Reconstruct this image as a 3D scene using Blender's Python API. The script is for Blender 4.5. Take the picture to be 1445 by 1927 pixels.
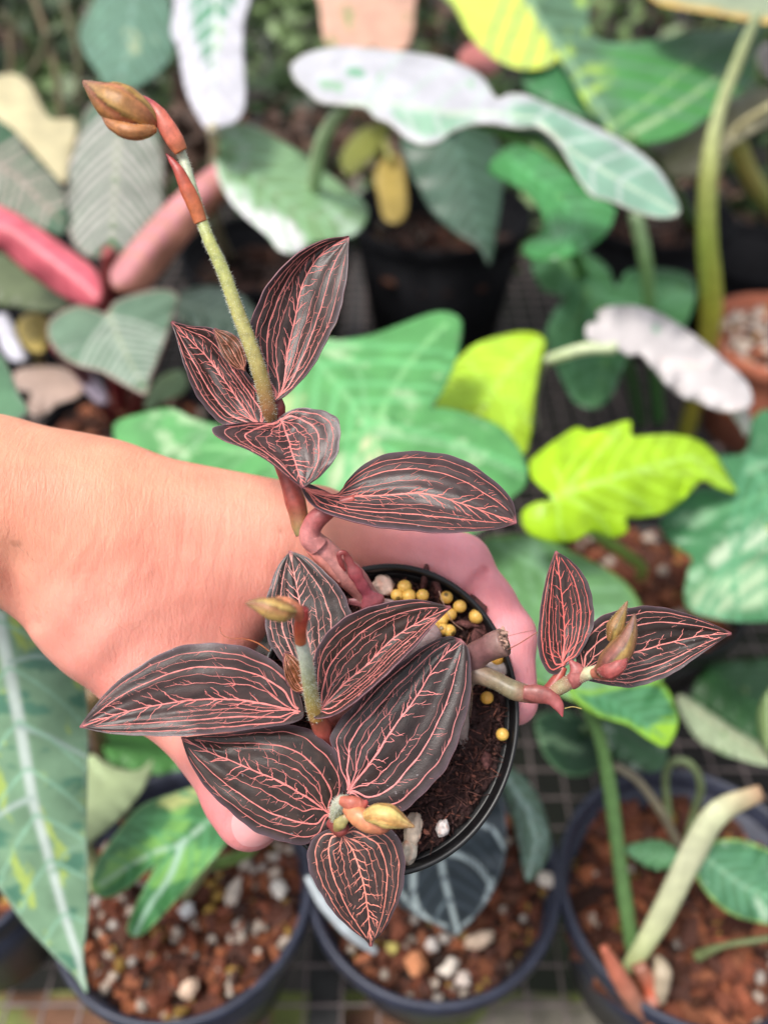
import bpy, math, random
import numpy as np
from mathutils import Vector, Matrix, noise
from mathutils.geometry import delaunay_2d_cdt
R = math.radians
scene = bpy.context.scene
for o in list(bpy.data.objects): bpy.data.objects.remove(o)

# ------------------------------------------------------------------ camera
F = 1606.0; CX, CY = 722.5, 963.5            # photo pixels (1445 x 1927)
PITCH = R(43); CAMZ = 0.62
cam = bpy.data.cameras.new('camera'); camo = bpy.data.objects.new('camera', cam)
scene.collection.objects.link(camo); scene.camera = camo
cam.sensor_fit = 'VERTICAL'; cam.sensor_height = 36; cam.sensor_width = 27
cam.lens = 36 * F / 1927
camo.location = (0, 0, CAMZ); camo.rotation_euler = (math.pi / 2 - PITCH, 0, 0)
cam.clip_start = 0.01; cam.clip_end = 60
cam.dof.use_dof = True; cam.dof.focus_distance = 0.239; cam.dof.aperture_fstop = 5.9
cam.dof.aperture_blades = 0
# ------------------------------------------------------------------ light
SUN_EL, SUN_AZ = R(66), R(240)
w = bpy.data.worlds.new('World'); scene.world = w; w.use_nodes = True
nt = w.node_tree; bg = nt.nodes['Background']
sky = nt.nodes.new('ShaderNodeTexSky'); sky.sky_type = 'NISHITA'; sky.sun_disc = False
sky.sun_elevation = SUN_EL; sky.sun_rotation = SUN_AZ; sky.dust_density = 4.0; sky.air_density = 1.0
hs = nt.nodes.new('ShaderNodeHueSaturation'); hs.inputs['Saturation'].default_value = 0.30
nt.links.new(sky.outputs[0], hs.inputs['Color']); nt.links.new(hs.outputs[0], bg.inputs['Color'])
bg.inputs['Strength'].default_value = 0.115
sun = bpy.data.lights.new('sun', 'SUN'); suno = bpy.data.objects.new('sun', sun)
scene.collection.objects.link(suno)
sun.energy = 1.5; sun.angle = R(14); sun.color = (1.0, 0.95, 0.88)
sd = Vector((math.sin(SUN_AZ) * math.cos(SUN_EL), math.cos(SUN_AZ) * math.cos(SUN_EL), math.sin(SUN_EL)))
suno.rotation_euler = sd.to_track_quat('Z', 'Y').to_euler()
scene.view_settings.view_transform = 'Standard'; scene.view_settings.look = 'None'
scene.view_settings.exposure = 0.95; scene.view_settings.gamma = 1.0
scene.view_settings.use_curve_mapping = False
scene.render.resolution_x = 767; scene.render.resolution_y = 1024

# ------------------------------------------------------------------ geometry helpers
RIGHT = np.array([1.0, 0, 0]); UP = np.array([0, math.sin(PITCH), math.cos(PITCH)])
FWD = np.array([0, math.cos(PITCH), -math.sin(PITCH)]); C0 = np.array([0, 0, CAMZ])
def cam2w(a):                                  # camera-axes metres -> world
    a = np.asarray(a, float)
    return C0 + a[..., 0:1] * RIGHT + a[..., 1:2] * UP + a[..., 2:3] * FWD
def camp(px, py, d): return np.stack([(px - CX) / F * d, (CY - py) / F * d, d + 0 * px], -1)
def P(px, py, d):                              # a point of the place: bearing and distance
    return cam2w(camp(np.asarray(px, float), np.asarray(py, float), np.asarray(d, float)))
def ray(px, py): return FWD + (px - CX) / F * RIGHT + (CY - py) / F * UP
def onz(px, py, z):
    r = ray(px, py); return C0 + r * ((z - CAMZ) / r[2])

def tag(o, label=None, cat=None, group=None, kind=None):
    if label: o['label'] = label
    if cat: o['category'] = cat
    if group: o['group'] = group
    if kind: o['kind'] = kind
    return o
WL = {}
def thing(name, label, cat, loc, group=None):
    o = bpy.data.objects.new(name, None); scene.collection.objects.link(o)
    o.empty_display_size = 0.01
    o.location = Vector(loc); WL[o.name] = np.array(loc, float)
    return tag(o, label, cat, group)

class MB:
    def __init__(s): s.v = []; s.n = 0; s.f = []; s.mi = []; s.c = []; s.uv = []
    def add(s, v, f, m=0, c=(1, 1, 1), uv=None):
        v = np.asarray(v, float).reshape(-1, 3); k = len(v)
        s.v.append(v); s.f += [tuple(int(i) + s.n for i in q) for q in f]; s.mi += [m] * len(f)
        c = np.asarray(c, float)
        s.c.append(np.tile(c, (k, 1)) if c.ndim == 1 else c)
        s.uv.append(np.zeros((k, 2)) if uv is None else np.asarray(uv, float))
        s.n += k
    def build(s, name, mats, parent=None, smooth=True, origin=None):
        V = np.concatenate(s.v); base = V.mean(0) if origin is None else np.array(origin, float)
        me = bpy.data.meshes.new(name); me.from_pydata((V - base).tolist(), [], s.f)
        if not isinstance(mats, (list, tuple)): mats = [mats]
        for m in mats: me.materials.append(m)
        me.polygons.foreach_set('material_index', s.mi)
        me.polygons.foreach_set('use_smooth', [smooth] * len(s.f))
        C = np.concatenate(s.c); at = me.color_attributes.new('Col', 'FLOAT_COLOR', 'POINT')
        at.data.foreach_set('color', np.concatenate([C, np.ones((len(C), 1))], 1).ravel())
        U = np.concatenate(s.uv); ul = me.uv_layers.new(name='UVMap')
        idx = np.zeros(len(me.loops), int); me.loops.foreach_get('vertex_index', idx)
        ul.data.foreach_set('uv', U[idx].ravel())
        me.update()
        o = bpy.data.objects.new(name, me); scene.collection.objects.link(o)
        if parent is not None:
            o.parent = parent; o.location = Vector(base - WL[parent.name])
        else: o.location = Vector(base)
        WL[o.name] = base
        return o

def cr(pts, n):                                # Catmull-Rom through pts, n samples, even arc length
    p = np.asarray(pts, float); q = np.vstack([2 * p[0] - p[1], p, 2 * p[-1] - p[-2]])
    out = []
    for i in range(len(p) - 1):
        a, b, c, d = q[i], q[i + 1], q[i + 2], q[i + 3]
        for t in np.linspace(0, 1, 16, endpoint=False):
            out.append(.5 * (2 * b + (c - a) * t + (2 * a - 5 * b + 4 * c - d) * t * t + (3 * b - a - 3 * c + d) * t ** 3))
    out.append(p[-1]); o = np.array(out)
    L = np.concatenate([[0], np.cumsum(np.linalg.norm(np.diff(o[:, :2] if o.shape[1] > 2 and False else o, axis=0), axis=1))])
    s = np.linspace(0, L[-1], n)
    return np.stack([np.interp(s, L, o[:, k]) for k in range(o.shape[1])], 1)
def lerp1(vals, u):
    x = np.linspace(0, 1, len(vals)); return np.interp(u, x, vals)
def unit(a): return a / (np.linalg.norm(a, axis=-1, keepdims=True) + 1e-12)

def tube(mb, path, rad, seg=10, m=0, col=(1, 1, 1), n=None, flat=1.0, wob=0.0, seed=0, caps=True):
    """tapered tube; path Kx3 world, rad and col per control point"""
    path = np.asarray(path, float); K = len(path); n = n or max(8, K * 6)
    rad = np.full(K, rad) if np.isscalar(rad) else np.asarray(rad, float)
    col = np.asarray(col, float); col = np.tile(col, (K, 1)) if col.ndim == 1 else col
    A = cr(path, n)
    # parameter of each sample relative to the control points
    seglen = np.concatenate([[0], np.cumsum(np.linalg.norm(np.diff(path, axis=0), axis=1))]); seglen /= seglen[-1]
    u = np.linspace(0, 1, n)
    r = np.interp(u, seglen, rad); C = np.stack([np.interp(u, seglen, col[:, k]) for k in range(3)], 1)
    T = unit(np.gradient(A, axis=0)); ref = unit(-FWD + .01 * RIGHT)
    B = unit(np.cross(T, ref)); N = np.cross(B, T)
    rr = random.Random(seed)
    if wob: r = r * (1 + wob * np.array([noise.noise(Vector((i * K * 1.1 / n + 3, seed * 7.1, 0))) for i in range(n)]))
    th = np.linspace(0, 2 * math.pi, seg, endpoint=False)
    V = A[:, None] + r[:, None, None] * (np.cos(th)[None, :, None] * B[:, None] + flat * np.sin(th)[None, :, None] * N[:, None])
    f = [(i * seg + j, i * seg + (j + 1) % seg, (i + 1) * seg + (j + 1) % seg, (i + 1) * seg + j) for i in range(n - 1) for j in range(seg)]
    if caps: f += [tuple(range(seg))[::-1], tuple((n - 1) * seg + j for j in range(seg))]
    mb.add(V.reshape(-1, 3), f, m, np.repeat(C, seg, 0), np.stack([np.repeat(u, seg), np.tile(th / 6.2832, n)], 1))
    return A, r, T, B, N
def pt(*a): return P(np.array([p[0] for p in a]), np.array([p[1] for p in a]), np.array([p[2] for p in a]))

def lathe(mb, prof, base, m=0, col=(1, 1, 1), seg=64, ax=None):
    """prof list of (r, h); ax = (e1, e2, n)"""
    e1, e2, n = ax if ax is not None else (np.array([1., 0, 0]), np.array([0, 1., 0]), np.array([0, 0, 1.]))
    th = np.linspace(0, 2 * math.pi, seg, endpoint=False); K = len(prof)
    V = np.array([base + r * (np.cos(t) * e1 + np.sin(t) * e2) + h * n for r, h in prof for t in th])
    f = [(i * seg + j, i * seg + (j + 1) % seg, (i + 1) * seg + (j + 1) % seg, (i + 1) * seg + j) for i in range(K - 1) for j in range(seg)]
    mb.add(V, f, m, col)
ICO = None
def ico():
    global ICO
    if ICO is None:
        t = (1 + 5 ** .5) / 2
        v = np.array([(-1, t, 0), (1, t, 0), (-1, -t, 0), (1, -t, 0), (0, -1, t), (0, 1, t), (0, -1, -t), (0, 1, -t), (t, 0, -1), (t, 0, 1), (-t, 0, -1), (-t, 0, 1)]) / 1.902
        f = [(0, 11, 5), (0, 5, 1), (0, 1, 7), (0, 7, 10), (0, 10, 11), (1, 5, 9), (5, 11, 4), (11, 10, 2), (10, 7, 6), (7, 1, 8), (3, 9, 4), (3, 4, 2), (3, 2, 6), (3, 6, 8), (3, 8, 9), (4, 9, 5), (2, 4, 11), (6, 2, 10), (8, 6, 7), (9, 8, 1)]
        ICO = (v, f)
    return ICO
def icodiv(k):
    v, f = ico(); v = [tuple(x) for x in v]
    for _ in range(k):
        mid = {}; nf = []
        def mp(a, b):
            key = (min(a, b), max(a, b))
            if key not in mid:
                p = np.array(v[a]) + np.array(v[b]); p /= np.linalg.norm(p); mid[key] = len(v); v.append(tuple(p))
            return mid[key]
        for a, b, c in f:
            x, y, z = mp(a, b), mp(b, c), mp(c, a); nf += [(a, x, z), (b, y, x), (c, z, y), (x, y, z)]
        f = nf
    return np.array(v), f
def rotm(rr):
    return np.array(Matrix.Rotation(rr.uniform(0, 6.28), 3, Vector((rr.gauss(0, 1), rr.gauss(0, 1), rr.gauss(0, 1))).normalized()))
def chunk(mb, c, s, rr, col, jit=.3, m=0, lvl=0):
    v, f = ico() if lvl == 0 else icodiv(lvl)
    k = np.array([1 + rr.uniform(-jit, jit) for _ in range(len(v))])[:, None]
    if lvl: 
        off = rr.uniform(0, 50)
        k = np.array([1 + jit * 1.6 * noise.noise(Vector(x * 1.6 + off)) for x in v])[:, None]
    mb.add((v * k * np.array(s)) @ rotm(rr).T + c, f, m, col)
def cuboid(mb, c, s, rr, col, jit=.25, m=0):
    v = np.array([(x, y, z) for x in (-1, 1) for y in (-1, 1) for z in (-1, 1)], float) / 2
    v = v + np.array([[rr.uniform(-jit, jit) / 2 for _ in range(3)] for _ in range(8)])
    mb.add((v * np.array(s)) @ rotm(rr).T + c, [(0, 1, 3, 2), (4, 6, 7, 5), (0, 4, 5, 1), (2, 3, 7, 6), (0, 2, 6, 4), (1, 5, 7, 3)], m, col)

# ------------------------------------------------------------------ materials
def mat(name):
    m = bpy.data.materials.new(name); m.use_nodes = True
    t = m.node_tree; return m, t, t.nodes['Principled BSDF'], t.nodes['Material Output']
def nz(t, scale, detail=4, rough=.55, vec=None, dist=0):
    n = t.nodes.new('ShaderNodeTexNoise'); n.inputs['Scale'].default_value = scale
    n.inputs['Detail'].default_value = detail; n.inputs['Roughness'].default_value = rough; n.inputs['Distortion'].default_value = dist
    if vec is not None: t.links.new(vec, n.inputs['Vector'])
    return n
def mul_attr(t, colsock, scale, lo, hi, vec):
    """colour times fine noise between lo and hi"""
    n = nz(t, scale, 5, .6, vec); mr = t.nodes.new('ShaderNodeMapRange')
    mr.inputs['From Min'].default_value = .3; mr.inputs['From Max'].default_value = .7
    mr.inputs['To Min'].default_value = lo; mr.inputs['To Max'].default_value = hi
    t.links.new(n.outputs['Fac'], mr.inputs['Value'])
    vm = t.nodes.new('ShaderNodeVectorMath'); vm.operation = 'SCALE'
    t.links.new(colsock, vm.inputs[0]); t.links.new(mr.outputs[0], vm.inputs['Scale'])
    return vm.outputs[0], n
def attrmat(name, rough=.5, nscale=300, lo=.8, hi=1.2, bump=.2, bdist=.0003, transl=0, sss=0, spec=.5, coat=0, bscale=None, sssr=.003):
    m, t, b, out = mat(name)
    a = t.nodes.new('ShaderNodeAttribute'); a.attribute_name = 'Col'
    tc = t.nodes.new('ShaderNodeTexCoord')
    c, n = mul_attr(t, a.outputs['Color'], nscale, lo, hi, tc.outputs['Object'])
    t.links.new(c, b.inputs['Base Color'])
    b.inputs['Roughness'].default_value = rough; b.inputs['Specular IOR Level'].default_value = spec
    b.inputs['Coat Weight'].default_value = coat; b.inputs['Coat Roughness'].default_value = .25
    if bump:
        n2 = nz(t, bscale or nscale, 4, .6, tc.outputs['Object'])
        bp = t.nodes.new('ShaderNodeBump'); bp.inputs['Strength'].default_value = bump; bp.inputs['Distance'].default_value = bdist
        t.links.new(n2.outputs['Fac'], bp.inputs['Height']); t.links.new(bp.outputs[0], b.inputs['Normal'])
    if sss:
        b.inputs['Subsurface Weight'].default_value = sss; b.inputs['Subsurface Radius'].default_value = (1, .4, .25); b.inputs['Subsurface Scale'].default_value = sssr
    if transl:
        tr = t.nodes.new('ShaderNodeBsdfTranslucent'); mx = t.nodes.new('ShaderNodeMixShader'); mx.inputs[0].default_value = transl
        t.links.new(c, tr.inputs['Color']); t.links.new(b.outputs[0], mx.inputs[1]); t.links.new(tr.outputs[0], mx.inputs[2])
        t.links.new(mx.outputs[0], out.inputs['Surface'])
    return m
M_BGLEAF = attrmat('glossy_foliage', .40, 60, .85, 1.15, .25, .001, transl=.15, bscale=90, spec=.42)
M_GLOSS = attrmat('very_glossy_foliage', .20, 60, .85, 1.15, .35, .0015, transl=.12, bscale=45, spec=.6)
M_STEM = attrmat('fleshy_stem', .42, 500, .72, 1.25, .3, .0002, sss=.25, sssr=.002)
M_STALK = attrmat('green_stalk', .45, 120, .8, 1.2, .15, .0005)
M_MIX = attrmat('bark_and_pumice', .85, 500, .6, 1.35, .5, .0008)
M_SOIL = attrmat('coir_soil', .8, 900, .35, 1.8, 1.0, .0012, bscale=700, spec=.35)
M_BUD = attrmat('flower_bud_skin', .5, 700, .75, 1.25, .35, .0002, sss=.25, sssr=.002)
M_PELLET = attrmat('fertilizer_resin', .38, 500, .9, 1.08, .1, .0001, sss=.3, sssr=.002)
M_STONE = attrmat('pumice_stone', .8, 500, .75, 1.15, .5, .0004)
M_GROUND = attrmat('ground_dirt', .95, 18, .5, 1.5, .3, .01)
M_WIRE = attrmat('wire_coating', .6, 60, .6, 1.3, .2, .0005)
M_HAIR = attrmat('stem_hairs', .5, 10, .95, 1.05, 0, transl=.3)

def plastic(name, col, rough):
    m, t, b, out = mat(name); tc = t.nodes.new('ShaderNodeTexCoord')
    n = nz(t, 90, 6, .65, tc.outputs['Object']); r = t.nodes.new('ShaderNodeValToRGB')
    r.color_ramp.elements[0].position = .35; r.color_ramp.elements[0].color = (*[c * .75 for c in col], 1)
    r.color_ramp.elements[1].position = .75; r.color_ramp.elements[1].color = (*[min(1, c * 1.5 + .004) for c in col], 1)
    t.links.new(n.outputs['Fac'], r.inputs[0]); t.links.new(r.outputs[0], b.inputs['Base Color'])
    b.inputs['Roughness'].default_value = rough
    bp = t.nodes.new('ShaderNodeBump'); bp.inputs['Strength'].default_value = .15; bp.inputs['Distance'].default_value = .0004
    t.links.new(n.outputs['Fac'], bp.inputs['Height']); t.links.new(bp.outputs[0], b.inputs['Normal'])
    return m
M_POT = plastic('black_plastic', (.006, .006, .007), .40)
M_POTG = plastic('highlight_tinted_black_plastic', (.026, .030, .052), .45)  # blue grey of the rim highlights is put into the base colour
M_POTB = plastic('matt_black_plastic', (.004, .004, .006), .75)
M_POTB.node_tree.nodes['Principled BSDF'].inputs['Specular IOR Level'].default_value = .2
M_TERRA = plastic('terracotta', (.36, .11, .06), .85)

def orchid_mats():
    m, t, b, out = mat('velvet_leaf'); tc = t.nodes.new('ShaderNodeTexCoord')
    a = t.nodes.new('ShaderNodeAttribute'); a.attribute_name = 'Col'
    c, n = mul_attr(t, a.outputs['Color'], 350, .8, 1.22, tc.outputs['Object'])
    v = nz(t, 900, 2, .5, tc.outputs['Object'])         # dust specks
    lt = t.nodes.new('ShaderNodeMapRange'); lt.inputs['From Min'].default_value = .70; lt.inputs['From Max'].default_value = .78; lt.inputs['To Max'].default_value = .35
    t.links.new(v.outputs['Fac'], lt.inputs['Value'])
    mx = t.nodes.new('ShaderNodeMix'); mx.data_type = 'RGBA'; mx.inputs['B'].default_value = (.45, .40, .42, 1)
    t.links.new(lt.outputs[0], mx.inputs['Factor']); t.links.new(c, mx.inputs['A']); t.links.new(mx.outputs['Result'], b.inputs['Base Color'])
    b.inputs['Roughness'].default_value = .38; b.inputs['Specular IOR Level'].default_value = .40
    b.inputs['Sheen Weight'].default_value = .10; b.inputs['Sheen Roughness'].default_value = .4; b.inputs['Sheen Tint'].default_value = (.85, .7, .8, 1)
    vo = t.nodes.new('ShaderNodeTexVoronoi'); vo.inputs['Scale'].default_value = 2600
    t.links.new(tc.outputs['Object'], vo.inputs['Vector'])
    bp = t.nodes.new('ShaderNodeBump'); bp.inputs['Strength'].default_value = .30; bp.inputs['Distance'].default_value = .00009
    t.links.new(vo.outputs['Distance'], bp.inputs['Height'])
    bp2 = t.nodes.new('ShaderNodeBump'); bp2.inputs['Strength'].default_value = .25; bp2.inputs['Distance'].default_value = .0004
    n2 = nz(t, 220, 3, .5, tc.outputs['Object']); t.links.new(n2.outputs['Fac'], bp2.inputs['Height']); t.links.new(bp.outputs[0], bp2.inputs['Normal'])
    t.links.new(bp2.outputs[0], b.inputs['Normal'])
    m2, t2, b2, o2 = mat('coral_vein'); tc2 = t2.nodes.new('ShaderNodeTexCoord')
    a2 = t2.nodes.new('ShaderNodeAttribute'); a2.attribute_name = 'Col'
    c2, _ = mul_attr(t2, a2.outputs['Color'], 400, .82, 1.18, tc2.outputs['Object'])
    t2.links.new(c2, b2.inputs['Base Color']); b2.inputs['Roughness'].default_value = .5
    return m, m2
M_LEAF, M_VEIN = orchid_mats()

def skin_mat():
    m, t, b, out = mat('skin'); tc = t.nodes.new('ShaderNodeTexCoord')
    a = t.nodes.new('ShaderNodeAttribute'); a.attribute_name = 'Col'
    c, n = mul_attr(t, a.outputs['Color'], 70, .90, 1.07, tc.outputs['Object'])
    v = nz(t, 110, 1, .5, tc.outputs['Object'])
    lt = t.nodes.new('ShaderNodeMapRange'); lt.inputs['From Min'].default_value = .76; lt.inputs['From Max'].default_value = .82; lt.inputs['To Max'].default_value = .45
    t.links.new(v.outputs['Fac'], lt.inputs['Value'])
    mx = t.nodes.new('ShaderNodeMix'); mx.data_type = 'RGBA'; mx.inputs['B'].default_value = (.30, .11, .06, 1)
    t.links.new(lt.outputs[0], mx.inputs['Factor']); t.links.new(c, mx.inputs['A']); t.links.new(mx.outputs['Result'], b.inputs['Base Color'])
    b.inputs['Roughness'].default_value = .5; b.inputs['Specular IOR Level'].default_value = .4
    b.inputs['Subsurface Weight'].default_value = .35; b.inputs['Subsurface Radius'].default_value = (1, .35, .2); b.inputs['Subsurface Scale'].default_value = .004
    # fine skin lines running across the arm, and the cell pattern of the skin
    mp = t.nodes.new('ShaderNodeMapping'); mp.inputs['Scale'].default_value = (1, .22, .22); mp.inputs['Rotation'].default_value = (0, 0, R(12))
    t.links.new(tc.outputs['Object'], mp.inputs['Vector'])
    n1 = nz(t, 900, 3, .6, mp.outputs[0], .8)
    n3 = nz(t, 260, 3, .5, mp.outputs[0], 1.2)
    vo = t.nodes.new('ShaderNodeTexVoronoi'); vo.inputs['Scale'].default_value = 900; t.links.new(tc.outputs['Object'], vo.inputs['Vector'])
    mp2 = t.nodes.new('ShaderNodeMapping'); mp2.inputs['Scale'].default_value = (1, .30, .30); mp2.inputs['Rotation'].default_value = (0, R(35), R(25))
    t.links.new(tc.outputs['Object'], mp2.inputs['Vector'])
    n4 = nz(t, 210, 4, .62, mp2.outputs[0], 2.0)
    prev = None
    for nd, sock, st, di in ((n1, 'Fac', .65, .0004), (vo, 'Distance', .30, .0002), (n3, 'Fac', .18, .0005), (n4, 'Fac', .22, .0007)):
        bp = t.nodes.new('ShaderNodeBump'); bp.inputs['Strength'].default_value = st; bp.inputs['Distance'].default_value = di
        t.links.new(nd.outputs[sock], bp.inputs['Height'])
        if prev: t.links.new(prev.outputs[0], bp.inputs['Normal'])
        prev = bp
    t.links.new(prev.outputs[0], b.inputs['Normal'])
    return m
M_SKIN = skin_mat()
M_NAIL = attrmat('nail', .3, 200, .95, 1.05, .05, .0001, sss=.3)

# ================================================================== SETTING
def add_box(mb, lo, hi, col=(1, 1, 1), m=0):
    x0, y0, z0 = lo; x1, y1, z1 = hi
    v = [(x0, y0, z0), (x1, y0, z0), (x1, y1, z0), (x0, y1, z0), (x0, y0, z1), (x1, y0, z1), (x1, y1, z1), (x0, y1, z1)]
    mb.add(v, [(0, 3, 2, 1), (4, 5, 6, 7), (0, 1, 5, 4), (1, 2, 6, 5), (2, 3, 7, 6), (3, 0, 4, 7)], m, col)
mb = MB(); N = 90
xs = np.linspace(-12, 12, N); ys = np.linspace(-6, 18, N)
xs = np.sign(xs) * np.abs(xs / 12) ** 2 * 12; ys = -6 + 24 * (np.linspace(0, 1, N)) ** 1.0
V = []; Cc = []
for y in ys:
    for x in xs:
        k = noise.noise(Vector((x * 2.2, y * 2.2, 0))); k2 = noise.noise(Vector((x * 5, y * 5, 3)))
        V.append((x, y, -.55 + .01 * k))
        Cc.append(np.array([.005, .004, .0035]) * (1 + .5 * k2) + max(0, k) * np.array([.006, .015, .0]))
mb.add(V, [(j * N + i, j * N + i + 1, (j + 1) * N + i + 1, (j + 1) * N + i) for j in range(N - 1) for i in range(N - 1)], 0, np.array(Cc))
tag(mb.build('ground', M_GROUND), 'dark damp earth floor patched with moss under the bench', kind='structure')

# mossy ledge under the front edge of the bench, with brick pieces
yl = onz(700, 1862, -.04)[1]
mb = MB(); nx = 140; rr = random.Random(5)
V = []; Cc = []
for j in range(16):
    for i in range(nx):
        x = -.5 + i / (nx - 1); y = yl - .10 + j / 15 * .10
        k = noise.noise(Vector((x * 14, y * 14, 1))); k2 = noise.noise(Vector((x * 30, y * 30, 9)))
        V.append((x, y, -.045 + .004 * k2))
        c = np.array([.17, .20, .06]) * (1 + .7 * k2)
        if k > .18: c = np.array([.20, .10, .06]) * (1 + .4 * k2)
        if k < -.3: c = np.array([.22, .20, .16])
        Cc.append(c)
mb.add(V, [(j * nx + i, j * nx + i + 1, (j + 1) * nx + i + 1, (j + 1) * nx + i) for j in range(15) for i in range(nx - 1)], 0, np.array(Cc))
add_box(mb, (-.5, yl - .10, -.13), (.5, yl, -.055), (.12, .10, .06))
tag(mb.build('ledge', M_GROUND), 'mossy green and brick coloured ledge below the front of the wire bench', 'ledge')

# wire bench
mb = MB(); sp = .0245; rw = .0008; y0 = yl - .12; y1 = 3.1
x = -1.4
while x < 1.4:
    add_box(mb, (x - rw, y0, -.0042), (x + rw, y1, -.0022), (.19, .15, .145)); x += sp
y = y0
while y < y1:
    add_box(mb, (-1.4, y - rw, -.0020), (1.4, y + rw, -.0001), (.19, .15, .145)); y += sp
for xx in (-.9, -.05, .8): add_box(mb, (xx, y0, -.04), (xx + .02, y1, -.006), (.03, .03, .03))
tag(mb.build('wire_bench', M_WIRE, smooth=False), 'rusty square wire mesh bench top carrying all the pots', 'bench')

# ------------------------------------------------------------------ pots
def pot(name, label, c, Rt, H, matr=None, lip=.006, group=None, cat='plant pot', zfill=.018):
    """c = centre of the rim; pot stands on the bench below it"""
    c = np.array(c, float); base = np.array([c[0], c[1], c[2] - H])
    t = thing(name, label, cat, base, group)
    z = H; rb = Rt * .72; mb = MB()
    rim = [(Rt - .002, z - .014), (Rt + lip * .55, z - .014), (Rt + lip * .62, z - .012), (Rt + lip * .6, z - .002), (Rt + lip * .45, z - .0003), (Rt + lip * .2, z), (Rt - .0005, z - .0012), (Rt - .003, z - .0135)]
    lathe(mb, rim, base, seg=72); mb.build('rim', matr, t)
    mb = MB()
    lathe(mb, [(0, .002), (rb * .9, .002), (rb, 0.0), (Rt - .0012, z - .0138), (Rt - .0035, z - .0138), (rb - .003, .006), (0, .006)], base, seg=72)
    mb.build('wall', matr, t)
    return t
BARK = [(.20, .055, .025), (.14, .04, .02), (.30, .10, .045), (.09, .03, .018), (.24, .075, .03)]
PUM = [(.50, .42, .35), (.42, .37, .33), (.56, .46, .38)]
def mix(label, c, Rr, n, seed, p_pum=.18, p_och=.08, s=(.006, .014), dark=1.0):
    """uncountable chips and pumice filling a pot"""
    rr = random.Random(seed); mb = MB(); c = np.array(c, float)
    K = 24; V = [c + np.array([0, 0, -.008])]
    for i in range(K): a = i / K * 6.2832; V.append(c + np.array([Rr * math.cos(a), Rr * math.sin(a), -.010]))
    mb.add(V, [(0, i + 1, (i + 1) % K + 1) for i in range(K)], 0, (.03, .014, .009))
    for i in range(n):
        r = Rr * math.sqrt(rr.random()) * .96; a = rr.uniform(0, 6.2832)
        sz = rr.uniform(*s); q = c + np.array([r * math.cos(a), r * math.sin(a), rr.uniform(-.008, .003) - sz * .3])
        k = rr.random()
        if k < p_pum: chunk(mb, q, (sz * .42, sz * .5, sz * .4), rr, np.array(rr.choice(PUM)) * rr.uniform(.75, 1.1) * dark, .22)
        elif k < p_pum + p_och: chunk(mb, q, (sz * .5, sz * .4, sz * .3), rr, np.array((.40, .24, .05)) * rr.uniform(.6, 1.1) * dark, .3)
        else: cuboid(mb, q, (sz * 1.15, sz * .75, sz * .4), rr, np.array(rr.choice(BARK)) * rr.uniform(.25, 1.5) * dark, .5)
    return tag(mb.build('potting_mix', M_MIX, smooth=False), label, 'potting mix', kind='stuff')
ZR = .125
cBL = onz(345, 1662, ZR); pot('plant_pot', 'black nursery pot full of bark chips under the thumb, bottom left', cBL, .0715, ZR, M_POTG, group='black nursery pots on the bench')
mix('orange bark chips with white pumice filling the bottom left pot', cBL - [0, 0, .016], .068, 900, 1, .15, .09, (.004, .011))
cBM = onz(815, 1632, ZR - .005); pot('plant_pot', 'black nursery pot with white veined dark leaf, directly below the held pot', cBM, .0725, ZR - .005, M_POTG, group='black nursery pots on the bench')
mix('brown coir with pebbles filling the pot below the held pot', cBM - [0, 0, .014], .069, 900, 2, .07, .06, (.003, .009), .75)
cBR = onz(1305, 1668, ZR); pot('plant_pot', 'large black nursery pot of coco chunks and thick cream stalk, bottom right', cBR, .0735, ZR, M_POTG, group='black nursery pots on the bench')
mix('red brown coconut chunks filling the bottom right pot', cBR - [0, 0, .024], .069, 620, 3, .02, .05, (.007, .016), .85)
cFL = onz(-105, 1600, ZR - .01); pot('plant_pot', 'black nursery pot cut by the left frame edge behind the long leaf tip', cFL, .062, ZR - .01, M_POTG, group='black nursery pots on the bench')
mix('bark chips filling the pot cut by the left frame edge', cFL - [0, 0, .010], .059, 300, 4)
cMR = onz(1215, 1085, .12); pot('plant_pot', 'black nursery pot of brown mix below the lime leaf, right of the hand', cMR, .078, .12, M_POT, group='black nursery pots on the bench')
mix('dark brown mix with white pumice in the pot below the lime leaf', cMR - [0, 0, .012], .074, 480, 6, .16, .04, (.007, .015), .8)
cB1 = onz(828, 395, .19); pot('plant_pot', 'tall black nursery pot standing alone behind the dark hanging leaf', cB1, .105, .19, M_POTB, group='tall black pots at the back')
mix('brown mix with painted shade in the tall black pot behind the dark leaf', cB1 - [0, 0, .045], .095, 300, 7, .1, .05, (.010, .020), .22)  # chip colours darkened to stand in for shade inside the tall pot
cB2 = onz(1235, 400, .17); pot('plant_pot', 'tall black nursery pot behind the long white and green wavy leaf', cB2, .092, .17, M_POTB, group='tall black pots at the back')
cB3 = onz(500, 470, .17); pot('plant_pot', 'tall black nursery pot behind the flower stalk and pink rolled leaf', cB3, .095, .17, M_POTB, group='tall black pots at the back')
cB4 = onz(85, 505, .15); pot('plant_pot', 'black nursery pot behind the bright pink rolled leaf at left', cB4, .10, .15, M_POTB, group='tall black pots at the back')
cB5 = onz(1420, 470, .13); pot('plant_pot', 'dark pot standing behind the terracotta pot at right', cB5, .075, .13, M_POTB, group='tall black pots at the back')
cB6 = onz(240, 800, .10); pot('plant_pot', 'black pot holding the dark red stems left of the orchid', cB6, .085, .10, M_POTB, group='black nursery pots on the bench')
mix('pinkish bark and pumice in the pot with dark red stems', cB6 - [0, 0, .012], .081, 380, 8, .15, .05, (.008, .016), .7)
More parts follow.
